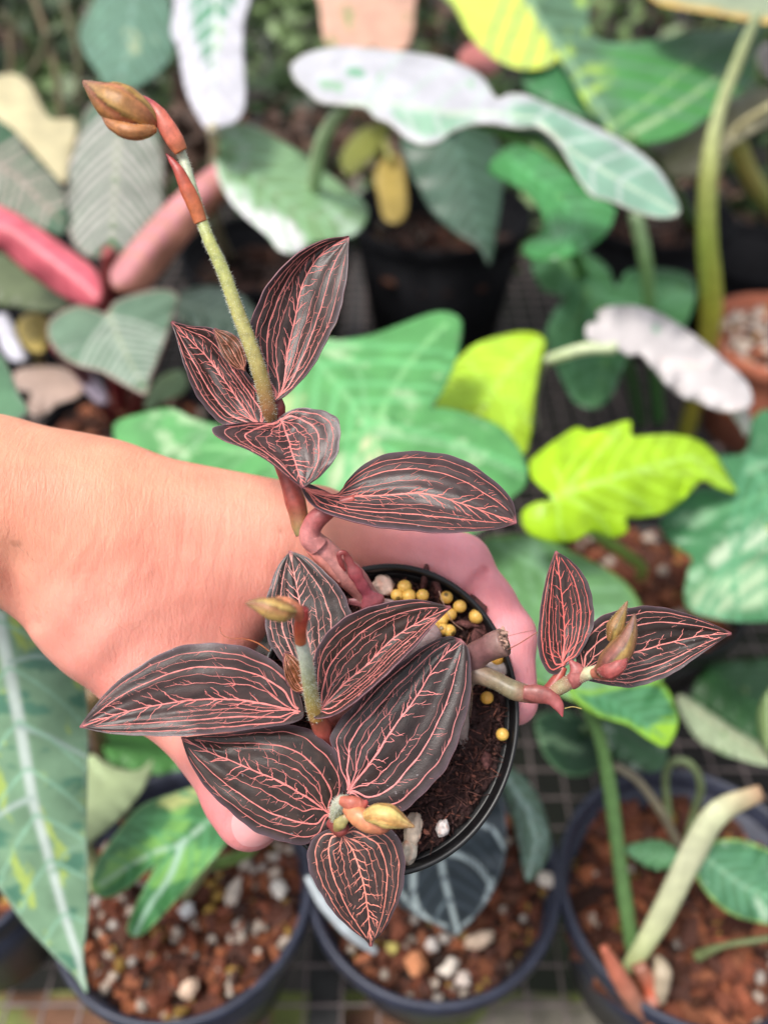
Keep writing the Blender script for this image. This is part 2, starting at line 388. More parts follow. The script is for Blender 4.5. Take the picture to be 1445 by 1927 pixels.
mix('brown mix with painted shade in the black pot behind the flower stalk', cB3 - [0, 0, .03], .088, 200, 10, .05, .05, (.010, .020), .15)  # shade in the pot put into the chip colours
mix('brown mix with painted shade in the tall black pot behind the wavy leaf', cB2 - [0, 0, .03], .085, 200, 11, .05, .05, (.010, .020), .15)  # chips coloured dark, standing in for shade below the rim
cT = onz(1482, 625, .13); pot('terracotta_pot', 'orange terracotta pot of pale pumice cut by the right frame edge', cT, .082, .13, M_TERRA, lip=.012)
mix('pale pumice gravel filling the terracotta pot', cT - [0, 0, .012], .078, 420, 9, .62, .05, (.008, .015))
# pebbles one can tell apart in the pot below the held pot
def pebble(px, py, c, s, col, label, seed, name='pebble', cat='pebble', up=.004, group=None):
    q = onz(px, py, c[2] - .012 + up); mb = MB(); chunk(mb, q, tuple(x * .68 for x in s), random.Random(seed), col, .42, lvl=2)
    return tag(mb.build(name, M_STONE, origin=q - [0, 0, s[2]]), label, cat, group)
pebble(782, 1812, cBM, (.009, .0085, .008), (.50, .20, .09), 'round orange clay pebble at the front of the pot below the held pot', 1)
pebble(902, 1768, cBM, (.0055, .012, .006), (.62, .46, .34), 'long cream pebble left of the brown patch in the middle bottom pot', 2)
pebble(845, 1822, cBM, (.008, .0055, .0055), (.66, .58, .50), 'white knobbly pumice lump beside the orange pebble', 3)
pebble(870, 1842, cBM, (.006, .006, .005), (.60, .50, .44), 'small pinkish pumice lump nearest the front rim of the middle bottom pot', 33)
pebble(812, 1778, cBM, (.005, .005, .005), (.62, .56, .52), 'small white pumice grain under the tip of the white veined leaf', 4)
pebble(738, 1784, cBM, (.0042, .0048, .0045), (.50, .42, .12), 'yellowish grain beside the hanging orchid leaf tip', 5)
pebble(1028, 1655, cBM, (.007, .008, .006), (.66, .58, .50), 'white pumice lump against the right rim of the middle bottom pot', 6)
pebble(525, 1672, cBL, (.0065, .0065, .006), (.70, .64, .58), 'round white pumice lump near the right rim of the bottom left pot', 7)
pebble(352, 1712, cBL, (.006, .006, .0055), (.68, .66, .66), 'bright white pumice lump left of centre in the bottom left pot', 8)
pebble(440, 1680, cBL, (.006, .010, .0055), (.60, .50, .42), 'long cream pumice lump below the thumb', 9)
pebble(355, 1862, cBL, (.008, .006, .006), (.64, .46, .34), 'peach coloured lump at the front rim of the bottom left pot', 10)

# ------------------------------------------------------------------ background leaves
def segdist(Q, poly):
    poly = np.asarray(poly, float); best = np.full(len(Q), 1e9); tt = np.zeros(len(Q))
    L = np.concatenate([[0], np.cumsum(np.linalg.norm(np.diff(poly, axis=0), axis=1))])
    for i in range(len(poly) - 1):
        a, b = poly[i], poly[i + 1]; ab = b - a; l2 = ab @ ab + 1e-9
        t = np.clip(((Q - a) @ ab) / l2, 0, 1); d = np.linalg.norm(Q - a - t[:, None] * ab, axis=1)
        k = d < best; best[k] = d[k]; tt[k] = (L[i] + t[k] * math.sqrt(l2)) / L[-1]
    return best, tt
def inside(Q, poly):
    x, y = Q[:, 0], Q[:, 1]; r = np.zeros(len(Q), bool); n = len(poly)
    for i in range(n):
        x1, y1 = poly[i]; x2, y2 = poly[(i + 1) % n]
        c = ((y1 > y) != (y2 > y)); r ^= c & (x < (x2 - x1) * (y - y1) / (y2 - y1 + 1e-12) + x1)
    return r
def smooth_closed(pts, step):
    p = np.asarray(pts, float); n = len(p); out = []
    for i in range(n):
        a, b, c, d = p[i - 1], p[i], p[(i + 1) % n], p[(i + 2) % n]
        k = max(1, int(np.linalg.norm(c - b) / step))
        for t in np.arange(k) / k:
            out.append(.5 * (2 * b + (c - a) * t + (2 * a - 5 * b + 4 * c - d) * t * t + (3 * b - a - 3 * c + d) * t ** 3))
    return np.array(out)
def bleaf(parent, outline, mid, d, col, seed=0, step=10, cup=.02, rip=.004, ripf=9, var=.18, vein=None, veins=(), sidev=None,
          margin=None, patches=(), blotch=None, name='leaf', label=None, matr=None, fold=0.0, thick=.0007):
    """a thin curved leaf: outline and midrib give its shape, d the distances of a few of its points; it cups away from its midrib"""
    step = step * .75
    o = smooth_closed(outline, step); rr = random.Random(seed); mid = np.asarray(mid, float)
    lo, hi = o.min(0), o.max(0)
    gx = np.arange(lo[0], hi[0], step); gy = np.arange(lo[1], hi[1], step * .9)
    G = np.array([(x + (step / 2 if j % 2 else 0) + rr.uniform(-.1, .1) * step, y) for j, y in enumerate(gy) for x in gx])
    G = G[inside(G, o)]; dd, _ = segdist(G, np.vstack([o, o[:1]])); G = G[dd > step * .55]
    n = len(o); pts = [Vector(q) for q in np.vstack([o, G])]
    vs, es, fs, *_ = delaunay_2d_cdt(pts, [(i, (i + 1) % n) for i in range(n)], [], 1, 1e-4)
    Q = np.array([(v.x, v.y) for v in vs])
    de, _ = segdist(Q, np.vstack([o, o[:1]])); dm, tm = segdist(Q, mid)
    wid = dm.max() + 1e-6
    A = np.array([(a[0], a[1], 1) for a in d]); bb = np.array([a[2] for a in d])
    if len(d) > 3:
        A2 = np.array([(a[0], a[1], 1, (a[0] - 700) * (a[0] - 700) / 500.) for a in d]); s = np.linalg.lstsq(A2, bb, rcond=None)[0]
        D = Q[:, 0] * s[0] + Q[:, 1] * s[1] + s[2] + (Q[:, 0] - 700) ** 2 / 500. * s[3]
    else:
        s = np.linalg.lstsq(A, bb, rcond=None)[0]; D = Q @ s[:2] + s[2]
    D = D + cup * (dm / wid) ** 1.6 + fold * dm / wid
    rp = np.array([math.sin(ripf * t * 3.1 + seed) * 1.0 for t in tm]) * (dm / wid) ** 2
    nn = np.array([noise.noise(Vector((q[0] * .012, q[1] * .012, seed * 3.7))) for q in Q])
    D = D + rip * rp + .35 * rip * nn
    C = np.tile(np.array(col, float), (len(Q), 1)); n2 = np.array([noise.fractal(Vector((q[0] * .02, q[1] * .02, seed * 1.3)), 1, 2, 4) for q in Q])
    C = C * (np.array([.88, .80, .72]) if col[1] > 1.3 * col[0] else np.array([1.02, 1.0, 1.02])) * (1 + var * n2)[:, None]
    def lay(mask, c):
        nonlocal C
        m = np.clip(mask, 0, 1)[:, None]; C = C * (1 - m) + np.array(c) * .92 * m
    if blotch:                                     # variegation streaks running outwards from the midrib
        for bc, th, sc, an in blotch:
            ca, sa = math.cos(R(an)), math.sin(R(an))
            b = np.array([noise.fractal(Vector(((q[0] * ca + q[1] * sa) * sc * .35, (-q[0] * sa + q[1] * ca) * sc, seed * 5.1)), .8, 2, 5) for q in Q])
            lay((b - th) * 6, bc)
    for pc, poly, soft in patches:
        q = smooth_closed(poly, 12); ins = inside(Q, q); ds, _ = segdist(Q, np.vstack([q, q[:1]]))
        nzv = 6 * np.array([noise.noise(Vector((a[0] * .06, a[1] * .06, seed))) for a in Q])
        sg = np.where(ins, ds, -ds) + nzv; lay(sg / soft + .5, pc)
    VL = [(mid, vein[1], vein[0])] if vein else []
    for vp, vw, vc in veins: VL.append((cr(vp, 14), vw, vc))
    if vein and not sidev: sidev = (tuple(min(.9, q * 1.25 + .03) for q in col), max(2.2, step * .62), 7, 52, 2.5)
    if sidev:
        sc, sw, cnt, ang, curve = sidev; M = cr(mid, 60)
        for k in range(cnt):
            f = .06 + .86 * k / cnt; i = int(f * 59); T = M[min(59, i + 1)] - M[max(0, i - 1)]; T = T / (np.linalg.norm(T) + 1e-9)
            for sgn in (1, -1):
                p = M[i].copy(); a = R(ang) * sgn; line = [p.copy()]
                for st in range(14):
                    dv = np.array([T[0] * math.cos(a) - T[1] * math.sin(a), T[0] * math.sin(a) + T[1] * math.cos(a)])
                    p = p + dv * wid * .11; line.append(p.copy()); a -= R(curve) * sgn
                VL.append((np.array(line), sw, sc))
    for vp, vw, vc in VL:
        ds, tt = segdist(Q, vp); ww = vw * (1.15 - .6 * tt); lay(1.1 - (ds / ww) ** 2, vc); 
    if margin: lay(1.2 - de / margin[1] + .5 * n2, margin[0])
    mb = MB(); mb.add(P(Q[:, 0], Q[:, 1], D), [tuple(f) for f in fs], 0, np.clip(C, .002, .95))
    ob = mb.build(name, matr or M_BGLEAF, parent)
    md = ob.modifiers.new('thickness', 'SOLIDIFY'); md.thickness = thick; md.offset = 0
    if label: ob['label'] = label
    return ob
def stalk(parent, path, r, col, name='petiole', seed=0, label=None, flat=1.0):
    mb = MB(); tube(mb, pt(*path), r, 16, 0, col, n=len(path) * 10, wob=.10, seed=seed, flat=flat)
    o = mb.build(name, M_STALK, parent)
    if label: o['label'] = label
    return o
DG = (.035, .13, .05); MG = (.07, .28, .10); LG = (.13, .42, .13); LIME = (.36, .66, .03); WH = (.80, .80, .80); CRM = (.62, .60, .36); TEAL = (.10, .22, .15)

# --- long left leaf (close to the camera)
t = thing('philodendron', 'long drooping speckled green leaf with broad pale midrib, left edge below the wrist', 'plant', cFL - [0, 0, .02])
bleaf(t, [(-60, 1130), (10, 1150), (70, 1170), (120, 1215), (160, 1290), (166, 1400), (164, 1550), (168, 1700), (158, 1800), (165, 1868), (140, 1835), (95, 1790), (45, 1735), (0, 1672), (-60, 1600), (-120, 1400), (-110, 1200)],
      [(-10, 1130), (15, 1240), (40, 1370), (62, 1500), (95, 1620), (125, 1730), (152, 1810), (163, 1865)], [(0, 1150, .36), (0, 1700, .40), (160, 1500, .385)], (.25, .46, .32), 11, 7, .018, .003, vein=((.66, .76, .70), 14),
      veins=[([(38, 1365), (90, 1385), (165, 1425)], 6, (.42, .55, .50)), ([(62, 1500), (20, 1520), (-40, 1560)], 7, (.5, .62, .56)), ([(20, 1245), (80, 1235), (160, 1270)], 5, (.4, .55, .48)), ([(100, 1640), (130, 1600), (165, 1590)], 4, (.3, .5, .35))],
      margin=((.42, .60, .42), 6), blotch=[((.46, .60, .16), .30, .024, 70), ((.11, .27, .18), .2, .02, 0)], name='leaf')
stalk(t, [(-10, 1130, .36), (-60, 1000, .40), (-160, 1300, .50), (-120, 1590, .555)], .004, (.2, .35, .1))

# --- bottom left plant (lobed leaf)
t = thing('philodendron', 'green lobed leaf plant with pale veins growing in the bottom left pot', 'plant', cBL - [0, 0, .03])
bleaf(t, [(445, 1455), (400, 1470), (330, 1492), (262, 1520), (215, 1575), (185, 1620), (172, 1665), (195, 1690), (240, 1672), (290, 1630), (275, 1665), (248, 1720), (240, 1752), (262, 1762), (300, 1730), (345, 1680), (400, 1620), (440, 1575), (500, 1545), (500, 1480)],
      [(480, 1500), (400, 1540), (340, 1590), (300, 1600), (250, 1625), (190, 1665)], [(480, 1500, .42), (180, 1660, .44), (260, 1750, .425)], (.07, .27, .10), 12, 7, .012, .003, vein=((.40, .58, .42), 7),
      veins=[([(345, 1585), (320, 1650), (285, 1700), (256, 1755)], 7, (.40, .60, .46)), ([(400, 1540), (380, 1500), (340, 1492)], 3, (.25, .45, .2))],
      patches=[((.55, .60, .22), [(300, 1500), (380, 1475), (400, 1490), (320, 1525)], 10)], margin=((.30, .52, .22), 4), blotch=[((.22, .48, .12), .3, .02, 150)])
stalk(t, [(490, 1500, .42), (470, 1600, .46), (350, 1640, .49), (335, 1660, .50)], .0032, (.16, .26, .07))
stalk(t, [(415, 1560, .43), (380, 1630, .47), (345, 1680, .505)], .005, (.30, .34, .16))
bleaf(t, [(165, 1425), (195, 1432), (235, 1450), (265, 1448), (288, 1430), (275, 1475), (240, 1525), (190, 1570), (160, 1585), (120, 1520)], [(150, 1560), (200, 1500), (280, 1440)], [(160, 1500, .50), (280, 1440, .53), (200, 1560, .48)], (.42, .52, .28), 13, 8, .01, label='pale cream green leaf')
bleaf(t, [(130, 1560), (170, 1590), (200, 1640), (180, 1680), (120, 1650)], [(130, 1570), (190, 1660)], [(130, 1560, .49), (200, 1640, .50), (150, 1660, .49)], (.45, .50, .25), 14, 8, label='pale cream green leaf')
t = thing('leafy_plant', 'low bright green plant between the long left leaf and the orchid', 'plant', onz(300, 1480, 0))
bleaf(t, [(200, 1385), (300, 1380), (380, 1385), (400, 1440), (340, 1460), (250, 1450), (205, 1430)], [(200, 1400), (300, 1420), (400, 1430)], [(200, 1385, .60), (400, 1385, .62), (300, 1460, .56)], (.10, .32, .09), 15, 9)
bleaf(t, [(170, 1370), (230, 1360), (280, 1400), (250, 1440), (190, 1430)], [(180, 1380), (260, 1430)], [(200, 1385, .62), (260, 1385, .62), (230, 1440, .60)], (.05, .2, .05), 16, 9)
stalk(t, [(300, 1420, .60), (310, 1450, .66), (300, 1470, .695)], .003, (.2, .12, .05))
t = thing('bamboo_stake', 'brown stake standing left of the low green plant', 'stake', onz(205, 1480, .0))
stalk(t, [(175, 1300, .50), (185, 1380, .58), (205, 1478, .67)], .006, (.22, .14, .07), 'rod')

# --- middle bottom plant
t = thing('anthurium', 'dark blue grey leaf plant with thick white veins in the pot below the held pot', 'plant', cBM - [0, 0, .03])
W1 = (.58, .68, .68)
bleaf(t, [(700, 1500), (760, 1430), (880, 1420), (930, 1470), (950, 1540), (948, 1620), (920, 1690), (880, 1740), (858, 1758), (820, 1740), (770, 1715), (730, 1680), (700, 1600)],
      [(800, 1440), (820, 1560), (835, 1650), (862, 1755)], [(800, 1450, .42), (700, 1600, .44), (862, 1755, .445)], (.045, .065, .085), 17, 6, .008, .002, vein=(W1, 9),
      veins=[([(828, 1600), (880, 1615), (915, 1650), (930, 1690)], 7, W1), ([(812, 1520), (870, 1540), (925, 1560), (950, 1600)], 7, W1), ([(815, 1580), (785, 1610), (778, 1680), (800, 1725), (840, 1742)], 7, W1), ([(925, 1655), (905, 1710), (870, 1740)], 5, W1), ([(845, 1690), (825, 1715), (822, 1745)], 4, (.25, .32, .34)), ([(730, 1560), (745, 1660), (790, 1722)], 6, W1)], margin=((.20, .24, .26), 3))
bleaf(t, [(938, 1440), (965, 1445), (1000, 1480), (1025, 1530), (1036, 1590), (1025, 1625), (995, 1660), (985, 1640), (978, 1600), (962, 1540), (945, 1490)],
      [(945, 1450), (990, 1520), (1010, 1580), (992, 1655)], [(940, 1440, .47), (1036, 1590, .46), (990, 1660, .455)], (.14, .24, .19), 18, 6, .01, .002, vein=((.35, .48, .42), 5),
      veins=[([(975, 1500), (978, 1560), (985, 1640)], 4, (.32, .44, .4)), ([(985, 1510), (1022, 1560), (1012, 1630)], 4, (.32, .44, .4))])
stalk(t, [(800, 1440, .42), (815, 1500, .47), (830, 1600, .50)], .003, (.08, .1, .05))
stalk(t, [(945, 1450, .47), (900, 1560, .50), (870, 1640, .50)], .0022, (.16, .2, .12))
stalk(t, [(578, 1650, .445), (610, 1700, .445), (660, 1755, .45), (705, 1790, .46)], [.0015, .0032, .0032, .002], (.50, .55, .58), label='pale grey tapered strip over the rim')  # thin pale tube along the left of the rim

# --- bottom right plants
t = thing('aroid_stump', 'thick cream coloured cut stalk leaning over the bottom right pot', 'plant', cBR - [0, 0, .03])
stalk(t, [(1180, 1830, .478), (1190, 1812, .460), (1240, 1730, .455), (1300, 1610, .45), (1350, 1530, .445), (1430, 1492, .45)], [.0046, .0050, .0062, .0070, .0066, .0044], [(.36, .42, .16), (.40, .46, .20), (.50, .52, .30), (.55, .56, .36), (.52, .54, .33), (.40, .24, .14)], 'stalk', flat=.55)
stalk(t, [(1135, 1782, .44), (1160, 1830, .445), (1190, 1880, .452), (1215, 1905, .46)], [.002, .0048, .0048, .0050], [(.50, .14, .08), (.50, .16, .10), (.40, .18, .12), (.35, .15, .10)], 'shoot', label='red pointed shoot')
stalk(t, [(1200, 1815, .455), (1225, 1860, .46), (1225, 1905, .455)], [.004, .0048, .003], [(.35, .15, .10), (.55, .12, .06), (.4, .2, .15)], 'shoot')
stalk(t, [(1235, 1800, .46), (1245, 1830, .455), (1238, 1880, .46)], [.002, .0052, .004], (.42, .34, .24), 'shoot')
t = thing('philodendron', 'glossy green leaf with lime edge on a tall straight stalk in the bottom right pot', 'plant', cBR - [.02, .01, .03])
bleaf(t, [(1065, 1290), (1110, 1300), (1180, 1285), (1235, 1280), (1262, 1310), (1275, 1360), (1255, 1405), (1225, 1395), (1180, 1365), (1130, 1350), (1090, 1325)],
      [(1070, 1295), (1150, 1320), (1250, 1390)], [(1070, 1295, .42), (1270, 1300, .45), (1250, 1400, .43)], (.07, .28, .11), 19, 7, .012, .005, matr=M_GLOSS, vein=((.12, .36, .16), 4), margin=((.34, .66, .06), 9),
      patches=[(LIME, [(1205, 1375), (1262, 1350), (1278, 1375), (1258, 1410), (1222, 1398)], 10)])
stalk(t, [(1085, 1305, .43), (1122, 1370, .445), (1145, 1470, .46), (1165, 1620, .47), (1190, 1790, .475)], [.0028, .0034, .0038, .004, .0042], (.13, .25, .08))
t = thing('philodendron', 'young variegated plant with curled stems at the centre of the bottom right pot', 'plant', cBR - [0, -.02, .03])
bleaf(t, [(1172, 1598), (1200, 1585), (1235, 1580), (1262, 1590), (1278, 1612), (1265, 1632), (1235, 1638), (1205, 1625)], [(1275, 1612), (1220, 1605), (1175, 1598)], [(1175, 1598, .495), (1270, 1590, .49), (1235, 1636, .48)], (.13, .34, .16), 20, 6, .005, vein=((.25, .45, .28), 2))
bleaf(t, [(1325, 1592), (1370, 1578), (1420, 1588), (1475, 1620), (1520, 1700), (1480, 1740), (1420, 1735), (1365, 1715), (1320, 1670), (1306, 1628)], [(1320, 1610), (1400, 1670), (1500, 1710)], [(1310, 1620, .455), (1480, 1620, .45), (1450, 1740, .44)], (.08, .25, .13), 21, 7, .01, .003,
      vein=((.22, .42, .25), 4), margin=((.42, .62, .16), 5), blotch=[((.36, .52, .36), .30, .03, 50)])
stalk(t, [(1275, 1612, .49), (1290, 1625, .50), (1300, 1600, .51)], .0016, (.2, .3, .1))
stalk(t, [(1155, 1440, .50), (1200, 1470, .50), (1245, 1530, .505), (1275, 1590, .515)], [.002, .0024, .0026, .003], (.22, .19, .13), 'stem')
stalk(t, [(1258, 1540, .51), (1252, 1460, .50), (1270, 1432, .49), (1300, 1440, .49), (1318, 1480, .50), (1305, 1530, .515), (1290, 1590, .52)], .0022, (.17, .22, .10), 'stem')
stalk(t, [(1310, 1800, .47), (1360, 1780, .46), (1450, 1765, .45)], [.003, .0016, .0016], (.12, .15, .06), 'stem')
stalk(t, [(1325, 1610, .455), (1290, 1660, .485), (1290, 1600, .51)], .002, (.25, .35, .15))

# --- marbled pair behind it
t = thing('philodendron', 'dark marbled round leaf plant behind the rim of the bottom right pot', 'plant', onz(1150, 1330, 0))
bleaf(t, [(1010, 1350), (1060, 1338), (1110, 1360), (1145, 1400), (1120, 1450), (1075, 1460), (1040, 1440), (1015, 1400)], [(1090, 1350), (1080, 1400), (1070, 1455)], [(1010, 1350, .58), (1140, 1380, .60), (1075, 1460, .54)], (.045, .13, .075), 22, 8, .012, blotch=[((.25, .42, .24), .25, .03, 30)], margin=((.14, .3, .14), 5))
bleaf(t, [(1120, 1355), (1180, 1360), (1235, 1385), (1255, 1420), (1240, 1450), (1200, 1450), (1150, 1420), (1120, 1390)], [(1130, 1360), (1190, 1400), (1250, 1440)], [(1120, 1355, .56), (1255, 1420, .54), (1200, 1450, .53)], (.08, .2, .11), 23, 8, .012, blotch=[((.45, .55, .46), .2, .035, 30)])
stalk(t, [(1100, 1370, .58), (1140, 1400, .66), (1150, 1330, .80)], .003, (.12, .2, .08))
t = thing('leafy_plant', 'pale cream and green striped leaf hanging left of a dark green leaf, right edge', 'plant', onz(1400, 1250, 0))
bleaf(t, [(1272, 1312), (1290, 1310), (1330, 1335), (1380, 1370), (1430, 1400), (1450, 1440), (1400, 1432), (1350, 1415), (1310, 1390), (1285, 1350)], [(1275, 1315), (1350, 1365), (1445, 1430)], [(1275, 1312, .60), (1445, 1400, .58), (1400, 1432, .56)], (.34, .42, .26), 24, 7, .01, vein=((.55, .55, .36), 4), blotch=[((.16, .3, .12), .25, .03, 40)])
bleaf(t, [(1300, 1320), (1330, 1255), (1400, 1240), (1470, 1250), (1490, 1360), (1440, 1400), (1380, 1370), (1340, 1340)], [(1330, 1260), (1400, 1310), (1470, 1370)], [(1300, 1320, .63), (1470, 1250, .66), (1440, 1400, .61)], (.03, .13, .035), 25, 9, .02, vein=((.07, .2, .06), 4))
bleaf(t, [(1425, 1345), (1445, 1300), (1475, 1280), (1480, 1420), (1440, 1410)], [(1445, 1300), (1450, 1410)], [(1425, 1345, .57), (1475, 1280, .57), (1440, 1410, .56)], (.30, .46, .22), 26, 8)
stalk(t, [(1400, 1300, .64), (1420, 1290, .72), (1400, 1255, .90)], .003, (.12, .2, .08))

# --- middle band: big green leaves behind the hand
t = thing('philodendron', 'big matt green lobed leaf plant directly behind the hand and orchid', 'plant', onz(700, 1100, 0))
bleaf(t, [(215, 800), (260, 780), (320, 768), (360, 785), (410, 800), (470, 815), (520, 700), (560, 690), (600, 640), (640, 640), (700, 630), (760, 608), (810, 590), (845, 588), (868, 605), (865, 650), (850, 700), (825, 750), (800, 775), (760, 780), (740, 790), (722, 806), (760, 778), (830, 768), (900, 785), (950, 810), (985, 860), (990, 910), (960, 940), (900, 1000), (700, 1050), (500, 960), (400, 900), (300, 900), (230, 850)],
      [(560, 640), (640, 730), (700, 812), (720, 960)], [(215, 810, .52), (860, 610, .56), (985, 900, .50), (700, 1040, .46)], (.115, .40, .14), 31, 10, .01, .006,
      vein=((.22, .52, .22), 6), veins=[([(703, 812), (740, 730), (790, 660), (840, 610)], 7, (.24, .55, .22)), ([(700, 815), (600, 830), (480, 850), (380, 840)], 7, (.24, .55, .22)), ([(705, 815), (800, 830), (880, 850), (985, 900)], 6, (.24, .5, .24)), ([(700, 812), (680, 720), (665, 660)], 5, (.2, .48, .2)), ([(770, 822), (830, 800), (900, 800)], 4, (.2, .46, .2)), ([(840, 840), (880, 880), (900, 940)], 4, (.2, .46, .2))],
      patches=[((.58, .62, .36), [(676, 825), (705, 818), (718, 850), (735, 885), (705, 895), (685, 860)], 8), ((.42, .58, .26), [(520, 760), (570, 745), (560, 800), (590, 880), (540, 870)], 20), ((.48, .62, .36), [(640, 860), (690, 870), (670, 930), (620, 920)], 20)],
      blotch=[((.36, .56, .30), .38, .022, 20)])
stalk(t, [(702, 815, .52), (650, 950, .62), (690, 1050, .80), (700, 1090, .85)], .005, (.18, .3, .1))
t = thing('leafy_plant', 'yellow lime leaf plant between the big green leaf and the wire mesh', 'plant', onz(930, 900, 0))
bleaf(t, [(812, 755), (850, 690), (885, 655), (930, 635), (990, 625), (1025, 640), (1015, 690), (1005, 760), (998, 820), (985, 856), (950, 830), (900, 790), (850, 775)], [(1010, 645), (960, 690), (925, 740), (900, 780)], [(812, 755, .60), (1025, 640, .64), (985, 850, .58)], (.42, .70, .04), 32, 9, .015, .004, vein=((.55, .78, .16), 6),
      veins=[([(920, 745), (975, 760), (995, 800)], 4, (.5, .76, .12)), ([(925, 740), (890, 690), (880, 665)], 4, (.5, .76, .12)), ([(955, 700), (1000, 715)], 4, (.5, .76, .12))])
stalk(t, [(910, 770, .60), (925, 850, .72), (930, 895, .98)], .004, (.2, .3, .06))
t = thing('leafy_plant', 'bright lime leaf with notched edges on bare mesh, centre right', 'plant', onz(1060, 1060, 0))
bleaf(t, [(1040, 940), (1015, 915), (998, 895), (995, 870), (1010, 855), (1050, 825), (1085, 805), (1110, 812), (1150, 800), (1185, 793), (1188, 820), (1215, 820), (1260, 818), (1310, 828), (1345, 855), (1365, 890), (1386, 928), (1350, 918), (1320, 905), (1290, 935), (1250, 965), (1200, 975), (1178, 975), (1180, 1000), (1150, 1012), (1115, 1000), (1080, 1018), (1040, 1020), (1000, 1008), (982, 985), (985, 960), (1010, 945)],
      [(1030, 940), (1100, 915), (1200, 885), (1300, 860), (1380, 922)], [(985, 900, .50), (1386, 928, .58), (1080, 1018, .48), (1185, 793, .54)], (.42, .76, .02), 33, 8, .02, .006, vein=((.54, .84, .14), 7),
      veins=[([(1055, 930), (1110, 870), (1165, 810)], 5, (.54, .82, .12)), ([(1060, 930), (1110, 960), (1150, 1005)], 5, (.5, .8, .1)), ([(1130, 905), (1180, 930), (1230, 965)], 5, (.5, .8, .1)), ([(1180, 890), (1250, 890), (1330, 890)], 4, (.52, .8, .1)), ([(1050, 935), (1050, 980), (1060, 1015)], 4, (.5, .8, .1)), ([(1060, 925), (1040, 870)], 4, (.5, .8, .1))])
stalk(t, [(1045, 938, .50), (1100, 990, .56), (1200, 1060, .62), (1205, 1085, .68)], .004, (.25, .4, .08))
t = thing('philodendron', 'large green leaf with white streaks below the terracotta pot, right edge', 'plant', onz(1440, 1180, 0))
bleaf(t, [(1240, 985), (1270, 950), (1310, 920), (1350, 915), (1370, 890), (1340, 860), (1400, 850), (1415, 790), (1445, 770), (1500, 780), (1600, 900), (1600, 1100), (1500, 1160), (1430, 1170), (1350, 1165), (1290, 1140), (1292, 1080), (1300, 1050), (1260, 1020)],
      [(1400, 850), (1440, 920), (1450, 1000), (1440, 1160)], [(1240, 985, .56), (1445, 780, .64), (1350, 1160, .50)], (.07, .26, .12), 34, 10, .02, .006, vein=((.16, .4, .2), 6), veins=[([(1440, 930), (1360, 960), (1270, 985)], 5, (.15, .38, .18)), ([(1445, 1020), (1370, 1060), (1300, 1120)], 5, (.15, .38, .18))],
      patches=[((.50, .62, .44), [(1330, 1050), (1390, 1005), (1450, 985), (1450, 1030), (1390, 1045), (1340, 1070)], 14), ((.42, .58, .36), [(1300, 1120), (1360, 1080), (1440, 1060), (1450, 1130), (1380, 1150), (1320, 1150)], 22)], blotch=[((.25, .44, .26), .3, .03, -20)])
stalk(t, [(1445, 1000, .56), (1460, 1100, .65), (1450, 1170, .78)], .005, (.2, .3, .1))
t = thing('philodendron', 'soft green leaf touching the index finger, behind the small orchid shoot', 'plant', onz(1080, 1300, 0))
bleaf(t, [(905, 1025), (950, 1008), (1010, 1010), (1070, 1035), (1130, 1065), (1180, 1100), (1210, 1150), (1240, 1210), (1250, 1270), (1200, 1310), (1120, 1330), (1040, 1300), (960, 1250), (920, 1150)], [(930, 1020), (1040, 1090), (1130, 1180), (1200, 1300)], [(905, 1025, .52), (1210, 1150, .52), (1040, 1300, .44)], (.17, .40, .18), 35, 9, .012, .004, vein=((.28, .52, .28), 5), sidev=((.26, .48, .26), 2.5, 7, 50, 3),
      margin=((.30, .55, .12), 5), blotch=[((.28, .5, .3), .25, .02, 45)])
stalk(t, [(1160, 1200, .48), (1120, 1290, .60), (1080, 1300, .78)], .004, (.15, .25, .08))

# dark lobed leaves and stalks between the wavy leaf and lime leaf
t = thing('philodendron', 'dark green broad lobed plant on long stalks behind the white dangling leaf', 'plant', onz(1230, 800, 0))
bleaf(t, [(1000, 490), (1040, 480), (1090, 470), (1140, 500), (1160, 540), (1180, 510), (1230, 505), (1290, 515), (1310, 545), (1300, 590), (1270, 630), (1200, 640), (1170, 700), (1150, 745), (1120, 768), (1080, 755), (1050, 700), (1025, 640), (1040, 590), (1060, 560), (1020, 545)],
      [(1060, 490), (1110, 560), (1150, 620), (1120, 760)], [(1000, 490, .86), (1300, 540, .84), (1110, 765, .74)], (.045, .16, .06), 36, 10, .02, .006, vein=((.13, .30, .10), 7), veins=[([(1150, 620), (1200, 570), (1290, 540)], 4, (.1, .25, .08)), ([(1110, 560), (1060, 640)], 3, (.1, .22, .08))], blotch=[((.10, .25, .12), .3, .02, 20)])
stalk(t, [(1195, 400, .74), (1215, 500, .76), (1225, 640, .82), (1238, 790, .98)], [.006, .006, .0055, .007], [(.16, .24, .12), (.12, .22, .08), (.06, .2, .05), (.06, .2, .05)])
stalk(t, [(1150, 620, .78), (1185, 700, .88), (1205, 800, 1.0)], .006, (.05, .14, .04))
t = thing('alocasia', 'tall plant with yellow green stalk rising right of the white dangling leaf', 'plant', onz(1300, 800, 0))
stalk(t, [(1428, 20, .70), (1390, 110, .72), (1350, 220, .74), (1332, 330, .76), (1330, 450, .80), (1338, 580, .86), (1322, 690, .92), (1290, 815, 1.0)], [.004, .005, .006, .008, .0095, .011, .010, .009], [(.30, .36, .20), (.34, .38, .18), (.42, .46, .22), (.42, .46, .14), (.36, .44, .08), (.40, .40, .05), (.34, .24, .04), (.28, .28, .03)])
stalk(t, [(1450, 200, .78), (1380, 250, .82), (1345, 330, .84)], .004, (.45, .40, .22))
